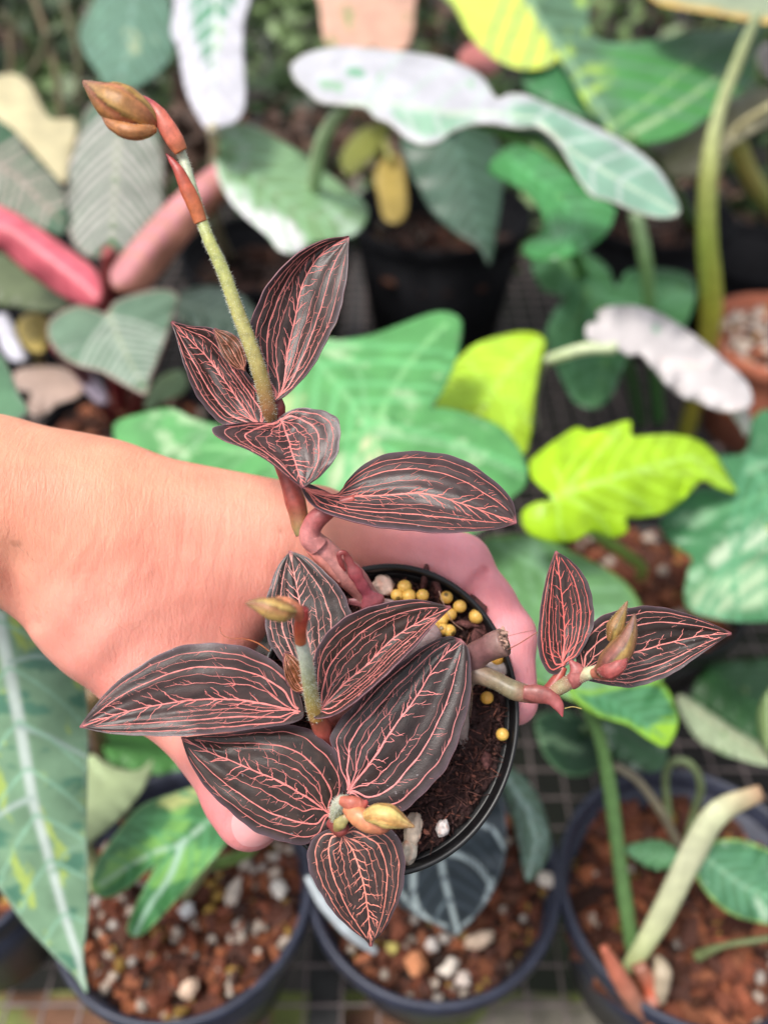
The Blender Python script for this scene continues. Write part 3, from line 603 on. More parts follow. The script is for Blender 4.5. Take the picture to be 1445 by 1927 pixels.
bleaf(t, [(1215, 275), (1260, 240), (1330, 205), (1400, 180), (1470, 160), (1470, 220), (1400, 260), (1345, 300), (1300, 335), (1262, 330), (1240, 300)], [(1240, 310), (1350, 260), (1470, 190)], [(1215, 275, .80), (1470, 160, .86), (1262, 330, .78)], (.30, .28, .17), 37, 10, .02, .005, vein=((.5, .48, .28), 5), label='dull beige underside of a leaf')
stalk(t, [(1380, 260, .85), (1410, 330, .92), (1455, 395, 1.0)], .010, [(.4, .40, .10), (.45, .42, .12), (.18, .3, .06)])

# white dangling leaf
t = thing('alocasia', 'pure white crinkled leaf hanging toward the terracotta pot on an arched stalk', 'plant', onz(1010, 800, 0))
bleaf(t, [(1103, 635), (1105, 610), (1125, 605), (1122, 590), (1140, 578), (1190, 575), (1240, 590), (1290, 620), (1330, 650), (1370, 685), (1405, 720), (1415, 755), (1402, 770), (1360, 775), (1320, 760), (1280, 745), (1250, 720), (1225, 690), (1205, 668), (1180, 670), (1160, 655), (1130, 645)],
      [(1120, 640), (1200, 630), (1300, 690), (1405, 765)], [(1103, 635, .60), (1405, 750, .58), (1190, 575, .62)], (.54, .51, .50), 38, 8, .012, .007, 14, var=.10, patches=[((.25, .45, .30), [(1230, 610), (1242, 612), (1238, 628), (1228, 624)], 6)], blotch=[((.80, .62, .58), .55, .03, 0)])
bleaf(t, [(1370, 770), (1400, 765), (1412, 790), (1403, 822), (1392, 805)], [(1385, 770), (1400, 818)], [(1370, 770, .59), (1400, 765, .59), (1403, 822, .60)], (.6, .58, .52), 39, 8, .004)
stalk(t, [(1160, 655, .60), (1110, 655, .605), (1060, 668, .62), (1018, 692, .66), (1000, 760, .80), (1005, 800, .97)], .0042, (.55, .62, .38))

# wavy white and green leaf
t = thing('alocasia', 'long wavy leaf, snow white at left and grey green at right, arching across the top', 'plant', onz(590, 640, 0))
bleaf(t, [(548, 125), (570, 105), (600, 95), (640, 88), (680, 90), (760, 98), (830, 110), (880, 128), (910, 150), (935, 185), (955, 178), (985, 178), (1020, 192), (1090, 225), (1170, 265), (1230, 310), (1265, 360), (1278, 402), (1240, 411), (1190, 397), (1150, 380), (1115, 370), (1090, 340), (1070, 305), (1045, 265), (1010, 240), (975, 242), (930, 235), (890, 236), (850, 250), (825, 268), (795, 274), (765, 262), (735, 235), (705, 222), (690, 205), (660, 200), (630, 197), (600, 192), (575, 170), (555, 152)],
      [(655, 198), (740, 195), (850, 215), (930, 215), (1010, 225), (1080, 290), (1170, 345), (1275, 402)], [(548, 125, .60), (930, 180, .58), (1275, 400, .54), (790, 270, .55)], (.50, .51, .54), 40, 8, .018, .008, 10, var=.10, vein=((.56, .68, .52), 5), sidev=((.50, .60, .54), 4, 9, 60, 3),
      patches=[((.30, .50, .36), [(735, 205), (800, 212), (860, 222), (900, 226), (860, 240), (820, 258), (790, 255), (762, 238)], 12), ((.24, .42, .31), [(945, 212), (990, 194), (1030, 204), (1090, 236), (1165, 276), (1225, 318), (1266, 368), (1290, 410), (1240, 425), (1180, 405), (1110, 385), (1080, 345), (1060, 300), (1030, 250), (975, 236)], 14), ((.20, .45, .28), [(655, 125), (690, 140), (680, 150), (650, 140)], 5), ((.25, .45, .28), [(712, 140), (725, 142), (722, 160), (710, 155)], 5), ((.3, .5, .33), [(600, 150), (650, 160), (640, 175), (605, 165)], 6), ((.3, .5, .33), [(875, 155), (890, 158), (885, 168)], 5)],
      margin=((.50, .50, .44), 3), thick=.0012)
bleaf(t, [(890, 236), (950, 238), (1010, 240), (1045, 265), (1075, 310), (1100, 350), (1060, 320), (1010, 285), (950, 262)], [(900, 240), (1000, 262), (1090, 340)], [(890, 236, .575), (1010, 240, .58), (1090, 350, .57)], (.09, .24, .06), 41, 8, .01, label='dark green fold under the wavy leaf')  # underside of the fold in its own darker green
stalk(t, [(655, 200, .60), (630, 222, .61), (605, 270, .64), (592, 340, .68), (588, 430, .74), (590, 530, .85), (592, 630, 1.12)], [.0042, .0048, .0055, .006, .0065, .008, .01], (.30, .40, .22))

# top right marbled leaf with lime sector
t = thing('philodendron', 'huge marbled green leaf with a flat lime yellow sector, top right', 'plant', onz(1330, 560, 0))
bleaf(t, [(790, -60), (850, 10), (880, 60), (915, 100), (960, 125), (1000, 132), (1035, 125), (1050, 110), (1080, 160), (1110, 210), (1150, 250), (1180, 262), (1220, 270), (1290, 250), (1370, 190), (1415, 150), (1420, 100), (1440, 40), (1380, 55), (1300, 60), (1230, 75), (1150, 80), (1110, 55), (1080, -60)],
      [(960, -60), (1010, 30), (1080, 130), (1160, 255)], [(850, 10, .84), (1400, 60, .86), (1180, 262, .72)], (.085, .20, .11), 42, 9, .03, .006, vein=((.30, .48, .28), 6),
      patches=[((.66, .78, .12), [(790, -70), (850, 0), (880, 60), (915, 102), (960, 127), (1000, 134), (1050, 115), (1000, 20), (950, -70)], 8), ((.08, .28, .08), [(1150, 60), (1420, 30), (1450, 140), (1250, 300), (1180, 262)], 50)],
      blotch=[((.36, .55, .10), .28, .022, 125)], veins=[([(1180, 255), (1260, 210), (1400, 110)], 6, (.40, .56, .30)), ([(1150, 240), (1230, 180), (1330, 90)], 4, (.3, .5, .2))])
bleaf(t, [(990, 120), (1060, 125), (1110, 200), (1150, 245), (1080, 215), (1010, 185), (985, 160)], [(1000, 130), (1140, 240)], [(990, 120, .80), (1060, 125, .80), (1140, 240, .76)], (.06, .24, .10), 43, 9, .01)
stalk(t, [(1180, 262, .72), (1260, 350, .95), (1320, 470, 1.2), (1330, 555, 1.22)], .007, (.1, .2, .06))
t = thing('leafy_plant', 'grey green leaf with an orange underside edge at the top right corner', 'plant', onz(1440, 430, 0))
bleaf(t, [(1215, -30), (1235, 5), (1290, 18), (1350, 28), (1445, 45), (1520, 40), (1520, -60), (1300, -70)], [(1215, -20), (1350, -10), (1500, -5)], [(1215, -10, .80), (1445, 45, .74), (1500, -60, .84)], (.32, .42, .30), 44, 9, .01, margin=((.62, .40, .10), 13))
bleaf(t, [(1423, 100), (1445, 80), (1480, 90), (1480, 140), (1450, 150), (1430, 130)], [(1430, 110), (1480, 130)], [(1423, 100, .9), (1480, 90, .9), (1450, 150, .88)], (.66, .6, .55), 45, 8, .004, label='small cream leaf')
stalk(t, [(1470, 20, .78), (1460, 200, 1.2), (1450, 400, 1.45)], .006, (.2, .2, .08))
# glossy lobed leaf
t = thing('philodendron', 'very glossy mid green lobed leaf tucked under the wavy leaf', 'plant', onz(1060, 640, 0))
bleaf(t, [(918, 318), (935, 290), (960, 275), (1000, 270), (1040, 290), (1075, 320), (1110, 355), (1150, 385), (1158, 400), (1140, 440), (1105, 470), (1060, 485), (1015, 490), (985, 475), (990, 455), (1015, 440), (1020, 410), (1005, 380), (970, 350), (935, 335)], [(960, 300), (1040, 360), (1090, 420), (1060, 480)], [(918, 318, .72), (1150, 390, .66), (1015, 490, .62)], (.05, .27, .07), 46, 8, .025, .016, 7, matr=M_GLOSS, vein=((.12, .42, .14), 4))
stalk(t, [(1050, 380, .68), (1080, 480, .80), (1120, 560, .95), (1130, 640, 1.08)], .006, (.08, .22, .05))
# hanging dark leaf
t = thing('leafy_plant', 'dull dark blue green pointed leaf hanging in front of the tall black pot', 'plant', onz(760, 640, 0))
bleaf(t, [(755, 260), (800, 235), (860, 235), (920, 250), (948, 300), (945, 360), (935, 430), (922, 498), (900, 465), (860, 440), (815, 400), (785, 350), (765, 310)], [(850, 240), (880, 340), (918, 490)], [(755, 260, .82), (945, 300, .82), (920, 495, .76)], (.055, .12, .085), 47, 9, .02, .003, vein=((.09, .16, .12), 4))
stalk(t, [(850, 240, .82), (800, 300, 1.0), (765, 420, 1.35)], .005, (.1, .14, .05))
# yellow wilted leaves
t = thing('leafy_plant', 'yellow brown wilted leaves drooping over the tall black pot', 'plant', onz(700, 620, 0))
bleaf(t, [(705, 330), (730, 290), (755, 300), (765, 350), (765, 400), (745, 420), (722, 410), (712, 370)], [(735, 300), (745, 415)], [(705, 330, .95), (765, 330, .95), (740, 420, .90)], (.36, .27, .07), 48, 8, .005)
bleaf(t, [(640, 300), (670, 250), (720, 230), (735, 245), (700, 300), (660, 330)], [(650, 310), (730, 240)], [(640, 300, .98), (735, 245, 1.0), (660, 330, .97)], (.20, .22, .05), 49, 8, .005)
stalk(t, [(735, 300, .95), (715, 270, 1.05), (690, 420, 1.3)], .004, (.25, .25, .06))
# pale green oval leaf
t = thing('alocasia', 'pale green oval leaf with a white lower margin, right of the flower stalk', 'plant', onz(560, 640, 0))
bleaf(t, [(402, 260), (430, 238), (470, 235), (530, 265), (590, 305), (640, 345), (685, 380), (692, 410), (670, 440), (630, 452), (590, 455), (570, 470), (555, 478), (525, 470), (505, 445), (470, 415), (435, 380), (410, 330)], [(410, 255), (480, 330), (560, 400), (670, 430)], [(402, 260, .70), (690, 400, .68), (550, 478, .62)], (.22, .42, .22), 50, 8, .012, .004,
      vein=((.34, .50, .30), 4), patches=[(WH, [(402, 300), (425, 345), (470, 385), (520, 405), (555, 425), (575, 470), (545, 485), (510, 455), (455, 410), (415, 360)], 12)], blotch=[((.42, .56, .42), .3, .02, 40)])
stalk(t, [(410, 260, .70), (400, 360, .80), (420, 460, .98), (480, 560, 1.2)], .0045, (.3, .26, .16))
# white leaf with green heart
t = thing('alocasia', 'white leaf with a green centre hanging down from the top edge', 'plant', onz(430, 560, 0))
bleaf(t, [(335, -60), (328, 10), (322, 60), (335, 90), (342, 130), (350, 170), (370, 215), (395, 248), (415, 238), (440, 232), (460, 205), (462, 150), (458, 100), (460, 40), (475, -10), (480, -60)], [(410, -60), (405, 60), (402, 240)], [(328, 10, .74), (470, 0, .74), (395, 245, .64)], (.51, .51, .55), 51, 8, .012, .006, 12, var=.05,
      vein=((.66, .76, .66), 4), patches=[((.13, .32, .20), [(365, -60), (455, -60), (430, 30), (405, 60), (395, 130), (375, 90), (360, 30)], 12), ((.45, .58, .42), [(405, 40), (425, 60), (405, 110)], 8)])
stalk(t, [(400, 240, .64), (410, 330, .74), (405, 420, .9), (430, 560, 1.2)], .004, (.4, .35, .22))
# top left leaves
t = thing('philodendron', 'blue green pointed leaf with small yellow spots behind the top flower bud', 'plant', onz(240, 560, 0))
bleaf(t, [(150, 60), (170, 15), (220, -60), (310, -60), (325, 60), (325, 105), (290, 145), (255, 165), (215, 175), (180, 130), (155, 90)], [(260, -60), (245, 60), (225, 170)], [(150, 60, .86), (325, 80, .86), (230, 170, .78)], (.11, .24, .17), 52, 9, .018, .004, vein=((.22, .36, .28), 5), patches=[((.42, .48, .28), [(237, 60), (262, 68), (262, 100), (245, 110)], 8), ((.32, .44, .28), [(285, 68), (298, 75), (292, 88)], 6)])
stalk(t, [(225, 170, .78), (235, 300, 1.0), (240, 480, 1.4)], .005, (.15, .22, .1))
t = thing('philodendron', 'smooth cream leaf at the upper left edge', 'plant', onz(20, 560, 0))
bleaf(t, [(-40, 150), (0, 142), (30, 140), (60, 160), (80, 200), (100, 225), (140, 225), (145, 260), (130, 310), (122, 345), (90, 315), (50, 270), (10, 235), (-40, 220)], [(-30, 170), (50, 210), (120, 335)], [(-30, 150, .80), (140, 230, .78), (100, 330, .72)], (.60, .54, .32), 53, 9, .012, .004)
stalk(t, [(-20, 180, .80), (0, 300, 1.0), (15, 450, 1.38)], .005, (.3, .3, .15))
t = thing('philodendron', 'dark green leaves with pink grey ribs above two rolled pink leaf sheaths, left', 'plant', onz(215, 700, 0))
bleaf(t, [(150, 250), (165, 205), (215, 170), (270, 180), (300, 250), (310, 330), (300, 420), (260, 465), (220, 475), (175, 485), (140, 460), (125, 400), (128, 320)], [(230, 180), (220, 300), (210, 480)], [(130, 320, .72), (310, 330, .72), (210, 485, .66)], (.10, .18, .13), 54, 7, .014, .003, vein=((.22, .30, .14), 6), sidev=((.54, .50, .47), 5, 12, 52, 2), margin=((.30, .22, .18), 4))
bleaf(t, [(-30, 230), (20, 240), (60, 290), (100, 330), (125, 380), (120, 440), (80, 430), (30, 410), (-30, 400)], [(-30, 290), (40, 340), (120, 420)], [(-30, 240, .74), (120, 380, .70), (0, 410, .70)], (.06, .15, .09), 55, 8, .012, .004, vein=((.30, .22, .17), 4), sidev=((.44, .36, .32), 4, 9, 65, 0))
bleaf(t, [(-40, 382), (20, 398), (80, 436), (140, 478), (178, 508), (193, 545), (186, 572), (158, 573), (118, 556), (60, 516), (0, 466), (-40, 440)], [(-40, 412), (30, 440), (100, 492), (150, 530), (182, 560)], [(-40, 400, .62), (180, 520, .60), (60, 516, .61)], (.66, .13, .17), 71, 7, .022, .003, 6, var=.12, vein=((.74, .24, .26), 4), margin=((.56, .16, .14), 4), thick=.003, name='rolled_leaf', label='bright pink red half rolled leaf')
bleaf(t, [(432, 300), (452, 318), (440, 352), (400, 400), (355, 450), (310, 505), (275, 545), (240, 552), (215, 542), (210, 512), (238, 472), (290, 412), (340, 362), (395, 318)], [(440, 305), (370, 370), (300, 440), (225, 530)], [(440, 310, .70), (212, 520, .64), (300, 510, .65)], (.46, .20, .14), 72, 7, .020, .003, 5, var=.15, vein=((.66, .30, .30), 7), patches=[((.66, .27, .29), [(425, 300), (450, 320), (340, 420), (235, 535), (208, 515), (290, 410), (350, 350)], 14)], thick=.003, name='rolled_leaf', label='dull pink and brown half rolled leaf')
stalk(t, [(205, 470, .66), (205, 560, .70), (215, 660, .80), (230, 780, .92)], [.005, .007, .009, .009], [(.3, .06, .06), (.16, .012, .02), (.16, .012, .02), (.14, .02, .02)], 'stem')
stalk(t, [(110, 650, .62), (160, 710, .70), (200, 770, .82), (225, 800, .92)], .006, (.16, .02, .025), 'stem')
stalk(t, [(300, 640, .66), (270, 720, .76), (250, 800, .92)], .006, (.14, .02, .02), 'stem')
bleaf(t, [(-40, 470), (0, 475), (60, 500), (120, 540), (130, 575), (90, 585), (40, 580), (-40, 560)], [(-30, 500), (50, 530), (125, 575)], [(-30, 480, .72), (120, 545, .68), (0, 575, .68)], (.10, .13, .06), 56, 9, .01)
bleaf(t, [(93, 640), (92, 610), (110, 590), (145, 575), (175, 580), (200, 590), (215, 570), (250, 555), (300, 545), (335, 555), (325, 600), (305, 660), (285, 710), (275, 742), (235, 725), (190, 700), (150, 690), (115, 670)], [(205, 590), (225, 640), (272, 735)], [(93, 620, .58), (330, 560, .62), (270, 740, .55)], (.15, .27, .20), 57, 7, .014, .003, vein=((.34, .40, .24), 5), sidev=((.44, .50, .42), 3.6, 9, 62, 3), margin=((.42, .28, .24), 3.5))
bleaf(t, [(330, 560), (370, 540), (420, 540), (465, 565), (485, 600), (470, 640), (420, 640), (370, 620), (335, 600)], [(340, 570), (480, 610)], [(330, 560, .68), (485, 590, .70), (400, 640, .66)], (.06, .10, .08), 58, 8, .01, vein=((.16, .2, .16), 4))
t = thing('leafy_plant', 'yellow, beige and whitish old leaves lying low at the left edge above the wrist', 'plant', onz(60, 780, 0))
bleaf(t, [(32, 620), (45, 595), (70, 588), (95, 605), (92, 640), (80, 662), (50, 655)], [(45, 600), (80, 655)], [(32, 620, .74), (95, 610, .74), (70, 660, .72)], (.50, .38, .10), 59, 8, .01)
bleaf(t, [(-10, 600), (10, 590), (25, 610), (40, 650), (55, 675), (25, 680), (0, 650)], [(0, 600), (40, 670)], [(-10, 600, .76), (30, 600, .76), (40, 675, .74)], (.60, .60, .66), 60, 8, .01)
bleaf(t, [(30, 700), (70, 690), (120, 692), (160, 710), (150, 745), (110, 760), (75, 785), (50, 770), (60, 740), (30, 730)], [(40, 705), (140, 730)], [(30, 700, .72), (155, 715, .72), (75, 780, .68)], (.44, .33, .27), 61, 8, .012)
bleaf(t, [(130, 688), (160, 690), (190, 720), (205, 755), (190, 762), (160, 735)], [(140, 690), (200, 755)], [(130, 688, .70), (170, 695, .70), (200, 760, .70)], (.52, .44, .52), 62, 8, .006)
bleaf(t, [(275, 770), (285, 730), (310, 705), (345, 698), (350, 735), (310, 755)], [(345, 705), (280, 765)], [(275, 770, .62), (350, 705, .66), (350, 740, .64)], (.26, .42, .24), 63, 8, .006)
bleaf(t, [(-60, 640), (0, 668), (20, 700), (35, 740), (48, 782), (-60, 800)], [(-50, 660), (40, 775)], [(-60, 650, .50), (20, 700, .50), (0, 780, .47)], (.16, .36, .22), 64, 8, .008, margin=((.4, .55, .4), 4))
stalk(t, [(70, 640, .73), (75, 700, .80), (60, 775, .98)], .004, (.2, .16, .05))
t = thing('leafy_plant', 'peach pink upright leaf and red leaf buds at the top centre', 'plant', onz(720, 560, 0))
bleaf(t, [(600, -60), (603, 20), (612, 80), (650, 92), (700, 95), (755, 95), (775, 70), (780, 20), (775, -60)], [(690, -60), (700, 95)], [(603, 20, .95), (780, 20, .95), (690, 95, .90)], (.60, .36, .26), 65, 9, .012, blotch=[((.3, .32, .14), .35, .03, 90)])
bleaf(t, [(862, 110), (880, 85), (905, 78), (935, 100), (942, 125), (920, 145), (905, 135), (885, 140)], [(870, 110), (935, 125)], [(862, 110, .98), (940, 110, .98), (905, 145, .95)], (.50, .16, .14), 66, 8, .01, label='small dull red leaf')
stalk(t, [(700, 95, .90), (715, 200, 1.1), (720, 420, 1.5)], .005, (.2, .12, .06))

# far foliage, too blurred to tell apart
rr = random.Random(77); mb = MB()
for i in range(9000):
    y = rr.uniform(1.25, 3.0); x = rr.uniform(-1.0, 1.0) * (y * .62); z = rr.uniform(-.02, .12) + max(0, (y - 1.3)) * rr.uniform(0, .30)
    c = np.array([x, y, z]); s = rr.uniform(.012, .05)
    k = noise.noise(Vector((x * 3, y * 3, z * 4)))
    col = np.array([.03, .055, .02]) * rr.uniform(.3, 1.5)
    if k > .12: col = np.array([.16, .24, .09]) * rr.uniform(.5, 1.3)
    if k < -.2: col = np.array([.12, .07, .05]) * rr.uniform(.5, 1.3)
    M = rotm(rr); a = np.array([(0, 0, 0), (s * .45, s * .6, s * .12), (0, s * 1.5, 0), (-s * .45, s * .6, s * .12)])
    b = a + [0, 0, .0012]
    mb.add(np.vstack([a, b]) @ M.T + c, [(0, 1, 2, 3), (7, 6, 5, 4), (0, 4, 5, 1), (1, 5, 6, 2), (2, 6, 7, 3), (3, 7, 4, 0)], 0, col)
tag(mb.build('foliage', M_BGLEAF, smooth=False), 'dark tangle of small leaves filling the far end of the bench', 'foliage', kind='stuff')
# thin stems among it
t = thing('vine', 'bare crossing vine stems in the dark at the top left corner', 'plant', onz(40, 520, 0))
for k, (x0, y0_, x1, y1_) in enumerate([(0, 20, 60, 120), (60, -20, 120, 250), (120, 0, 150, 200), (20, 60, 0, 200), (90, 60, 40, 160)]):
    stalk(t, [(x0, y0_, 1.0), ((x0 + x1) / 2 + 12, (y0_ + y1_) / 2, 1.02), (x1, y1_, 1.05)], .004, (.14 + .03 * (k % 2), .13, .07), 'stem', k)

# ================================================================== HELD POT
pc = camp(731., 1344., .254); RN = unit(np.array([.11, .23, -1.0])); SQ = .875   # the soft pot is squeezed oval       # rim centre and rim normal in camera axes
PR = .0450; PH = .078
wc = cam2w(pc); wn = RN[0] * RIGHT + RN[1] * UP + RN[2] * FWD
e1 = unit(np.cross(UP, wn)); e2 = np.cross(wn, e1); e1, e2 = e1 * math.cos(R(8)) - e2 * math.sin(R(8)), e2 * math.cos(R(8)) + e1 * math.sin(R(8)); E1C = np.array([e1 @ RIGHT, e1 @ UP, e1 @ FWD]); e1 = e1 * SQ
def pot_r(h): return PR * (1 - .26 * h / PH)      # outer radius at depth h below the rim
def onrim(px, py, h):                             # point at height h over the rim plane (negative: inside the pot)
    r = ray(px, py); q = wc + wn * h; return C0 + r * (((q - C0) @ wn) / (r @ wn))
base = wc - wn * PH
tp = thing('plant_pot', 'small shiny black plastic pot gripped by the hand, holding the red veined orchid', 'plant pot', base)
mb = MB(); z = PH
lathe(mb, [(PR - .0016, z - .006), (PR + .0002, z - .006), (PR + .0006, z - .005), (PR + .0006, z - .0008), (PR + .0003, z), (PR - .0008, z), (PR - .0013, z - .001), (PR - .0016, z - .006)], base, seg=128, ax=(e1, e2, wn)); mb.build('rim', M_POT, tp)
mb = MB()
lathe(mb, [(0, .001), (pot_r(PH) - .001, .001), (pot_r(PH), 0), (PR - .0006, z - .0062), (PR - .0020, z - .0062), (pot_r(PH) - .002, .003), (0, .003)], base, seg=128, ax=(e1, e2, wn)); mb.build('wall', M_POT, tp)

SOILH = -.0058; rr = random.Random(3); mb = MB(); n = 150
V = []; Cc = []; idx = {}
for j in range(n):
    for i in range(n):
        a, b = (i / (n - 1) - .5) * 2, (j / (n - 1) - .5) * 2
        if a * a + b * b > .985: continue
        Rm = PR - .0022; q = Vector((a * 7, b * 7, 2)); q3 = Vector((a * 26, b * 26, 5))
        h = .0022 * noise.noise(q) + .0016 * noise.noise(q3) + .0009 * noise.noise(q3 * 2.3) - .0015 * (a * a + b * b) ** 3 - .0022 * max(0, b) ** 2
        idx[(i, j)] = len(V); V.append(wc + wn * (SOILH + h) + e1 * a * Rm + e2 * b * Rm)
        k = noise.noise(Vector((a * 12, b * 12, 8)))
        Cc.append(np.array([.036, .015, .014]) * (1 + .9 * k))
fs = [(idx[(i, j)], idx[(i + 1, j)], idx[(i + 1, j + 1)], idx[(i, j + 1)]) for (i, j) in idx if all(q in idx for q in ((i + 1, j), (i + 1, j + 1), (i, j + 1)))]
mb.add(V, fs, 0, np.array(Cc))
for i in range(3200):                              # crumbs and fibres
    r = (PR - .0045) * math.sqrt(rr.random()); a = rr.uniform(0, 6.28)
    q = wc + wn * (SOILH + rr.uniform(-.0008, .0016)) + r * (math.cos(a) * e1 + math.sin(a) * e2)
    sz = rr.uniform(.0004, .0010) * (1.6 if rr.random() < .12 else 1); col = np.array(rr.choice([(.055, .022, .018), (.085, .035, .028), (.03, .013, .012), (.14, .05, .035)])) * rr.uniform(.5, 1.4)
    if rr.random() < .55: chunk(mb, q, (sz, sz * .6, sz * .5), rr, col, .35)
    else:
        d = unit(np.array([rr.gauss(0, 1) for _ in range(3)]) * [1, 1, 1]); d = unit(d - wn * (d @ wn) * .75)
        L = rr.uniform(.002, .007); mid = q + d * L / 2 + wn * rr.uniform(0, .001)
        tube(mb, [q, mid, q + d * L + e1 * rr.uniform(-.001, .001)], .00012, 4, 0, col * 1.6, n=5)
# flat bark pieces
for (px, py, s) in ((893, 1150, .0075), (880, 1175, .006), (800, 1085, .006), (820, 1105, .005), (905, 1190, .006), (860, 1390, .004), (915, 1430, .004), (840, 1320, .004)):
    chunk(mb, onrim(px, py, SOILH + .0002), (s * .8, s * .6, .0012), rr, (.12, .045, .042), .35, lvl=1)
tag(mb.build('potting_soil', M_SOIL), 'dark reddish brown fibrous coir soil in the held pot', kind='stuff')

PEL = [(761, 1104, 'uppermost yellow fertilizer pellet, just right of the pink stone'), (747, 1120, 'yellow fertilizer pellet touching the lower edge of the pink stone'), (769, 1121, 'paler yellow fertilizer pellet right beside the one by the pink stone'),
       (795, 1120, 'lone yellow fertilizer pellet between the pink stone cluster and the spotted pellet'), (840, 1124, 'yellow fertilizer pellet with a dark brown spot, near the rim'), (865, 1141, 'yellow fertilizer pellet between the spotted one and the large rim one'),
       (896, 1160, 'largest bright yellow fertilizer pellet against the upper right rim'), (847, 1156, 'yellow fertilizer pellet just right of the folded leaf tip'), (831, 1166, 'yellow fertilizer pellet just below the folded leaf tip'),
       (815, 1178, 'lemon yellow fertilizer pellet half under the folded leaf edge'), (832, 1184, 'tan yellow fertilizer pellet lowest of the cluster by the folded leaf'), (845, 1187, 'partly hidden fertilizer pellet behind the tan one in the leaf cluster'),
       (934, 1241, 'orange yellow fertilizer pellet beneath the cut brown stem stub'), (916, 1313, 'single orange yellow fertilizer pellet below the right hand stem'), (945, 1382, 'lowest fertilizer pellet, alone on dark soil by the right rim'), (803, 1190, 'fertilizer pellet mostly hidden under the folded leaf, leftmost of its cluster')]
iv, ifc = icodiv(3)
for k, (px, py, lab) in enumerate(PEL):
    rr = random.Random(k); r = .0021 * rr.uniform(.92, 1.08) * (1.08 if k == 6 else 1); q = onrim(px, py, SOILH + .0032)
    base_c = np.array([.72, .44, .10]) * rr.uniform(.88, 1.08) * (np.array([1, .88, .7]) if k in (12, 13) else 1)
    cc = np.array([base_c * (1 + .12 * noise.noise(Vector(v * 2 + k))) for v in iv])
    sp = noise.random_unit_vector(); sp = unit(wn * .8 + unit(np.array([rr.gauss(0, 1) for _ in range(3)])) * .6)
    if k in (4, 10, 11, 1): cc[(iv @ sp) > .93] *= .25
    mb = MB(); mb.add(iv * r * np.array([1, rr.uniform(.94, 1), rr.uniform(.94, 1)]) + q, ifc, 0, cc)
    tag(mb.build('fertilizer_pellet', M_PELLET, origin=q - wn * r), lab, 'fertilizer pellet', 'yellow fertilizer pellets on the soil of the held pot')
def rstone(px, py, s, col, lab, seed, up=.0015):
    q = onrim(px, py, SOILH + up); mb = MB(); rr = random.Random(seed); v, f = icodiv(3)
    off = seed * 3.1; kk = np.array([1 + .32 * noise.noise(Vector(x * 1.5 + off)) + .08 * noise.noise(Vector(x * 6 + off)) for x in v])[:, None]
    cc = np.array([np.array(col) * (1 + .25 * noise.noise(Vector(x * 2.5 + off))) * (1 - .45 * max(0, noise.noise(Vector(x * 2 + off))) * np.array([.4, 1.2, 1.4])) for x in v])
    w = v * kk * np.array(s); mb.add(q + w[:, :1] * e1 + w[:, 1:2] * e2 + w[:, 2:] * wn, f, 0, cc)
    tag(mb.build('stone', M_STONE, origin=q - wn * s[2]), lab, 'stone')
rstone(721, 1102, (.0040, .0034, .003), (.68, .48, .40), 'pinkish white stone at the top left of the soil', 1)
rstone(777, 1562, (.0030, .0048, .003), (.70, .56, .44), 'cream stone with brown stains under the lower flower bud', 2)
rstone(768, 1602, (.0028, .0040, .003), (.70, .60, .48), 'cream stone right of the lowest orchid leaf', 3)
rstone(832, 1558, (.0022, .0024, .002), (.66, .60, .58), 'small grey white stone alone on the soil', 4)
rstone(928, 1258, (.0052, .0030, .0028), (.62, .52, .48), 'pale stone under the cut stem stub by the rim', 5)

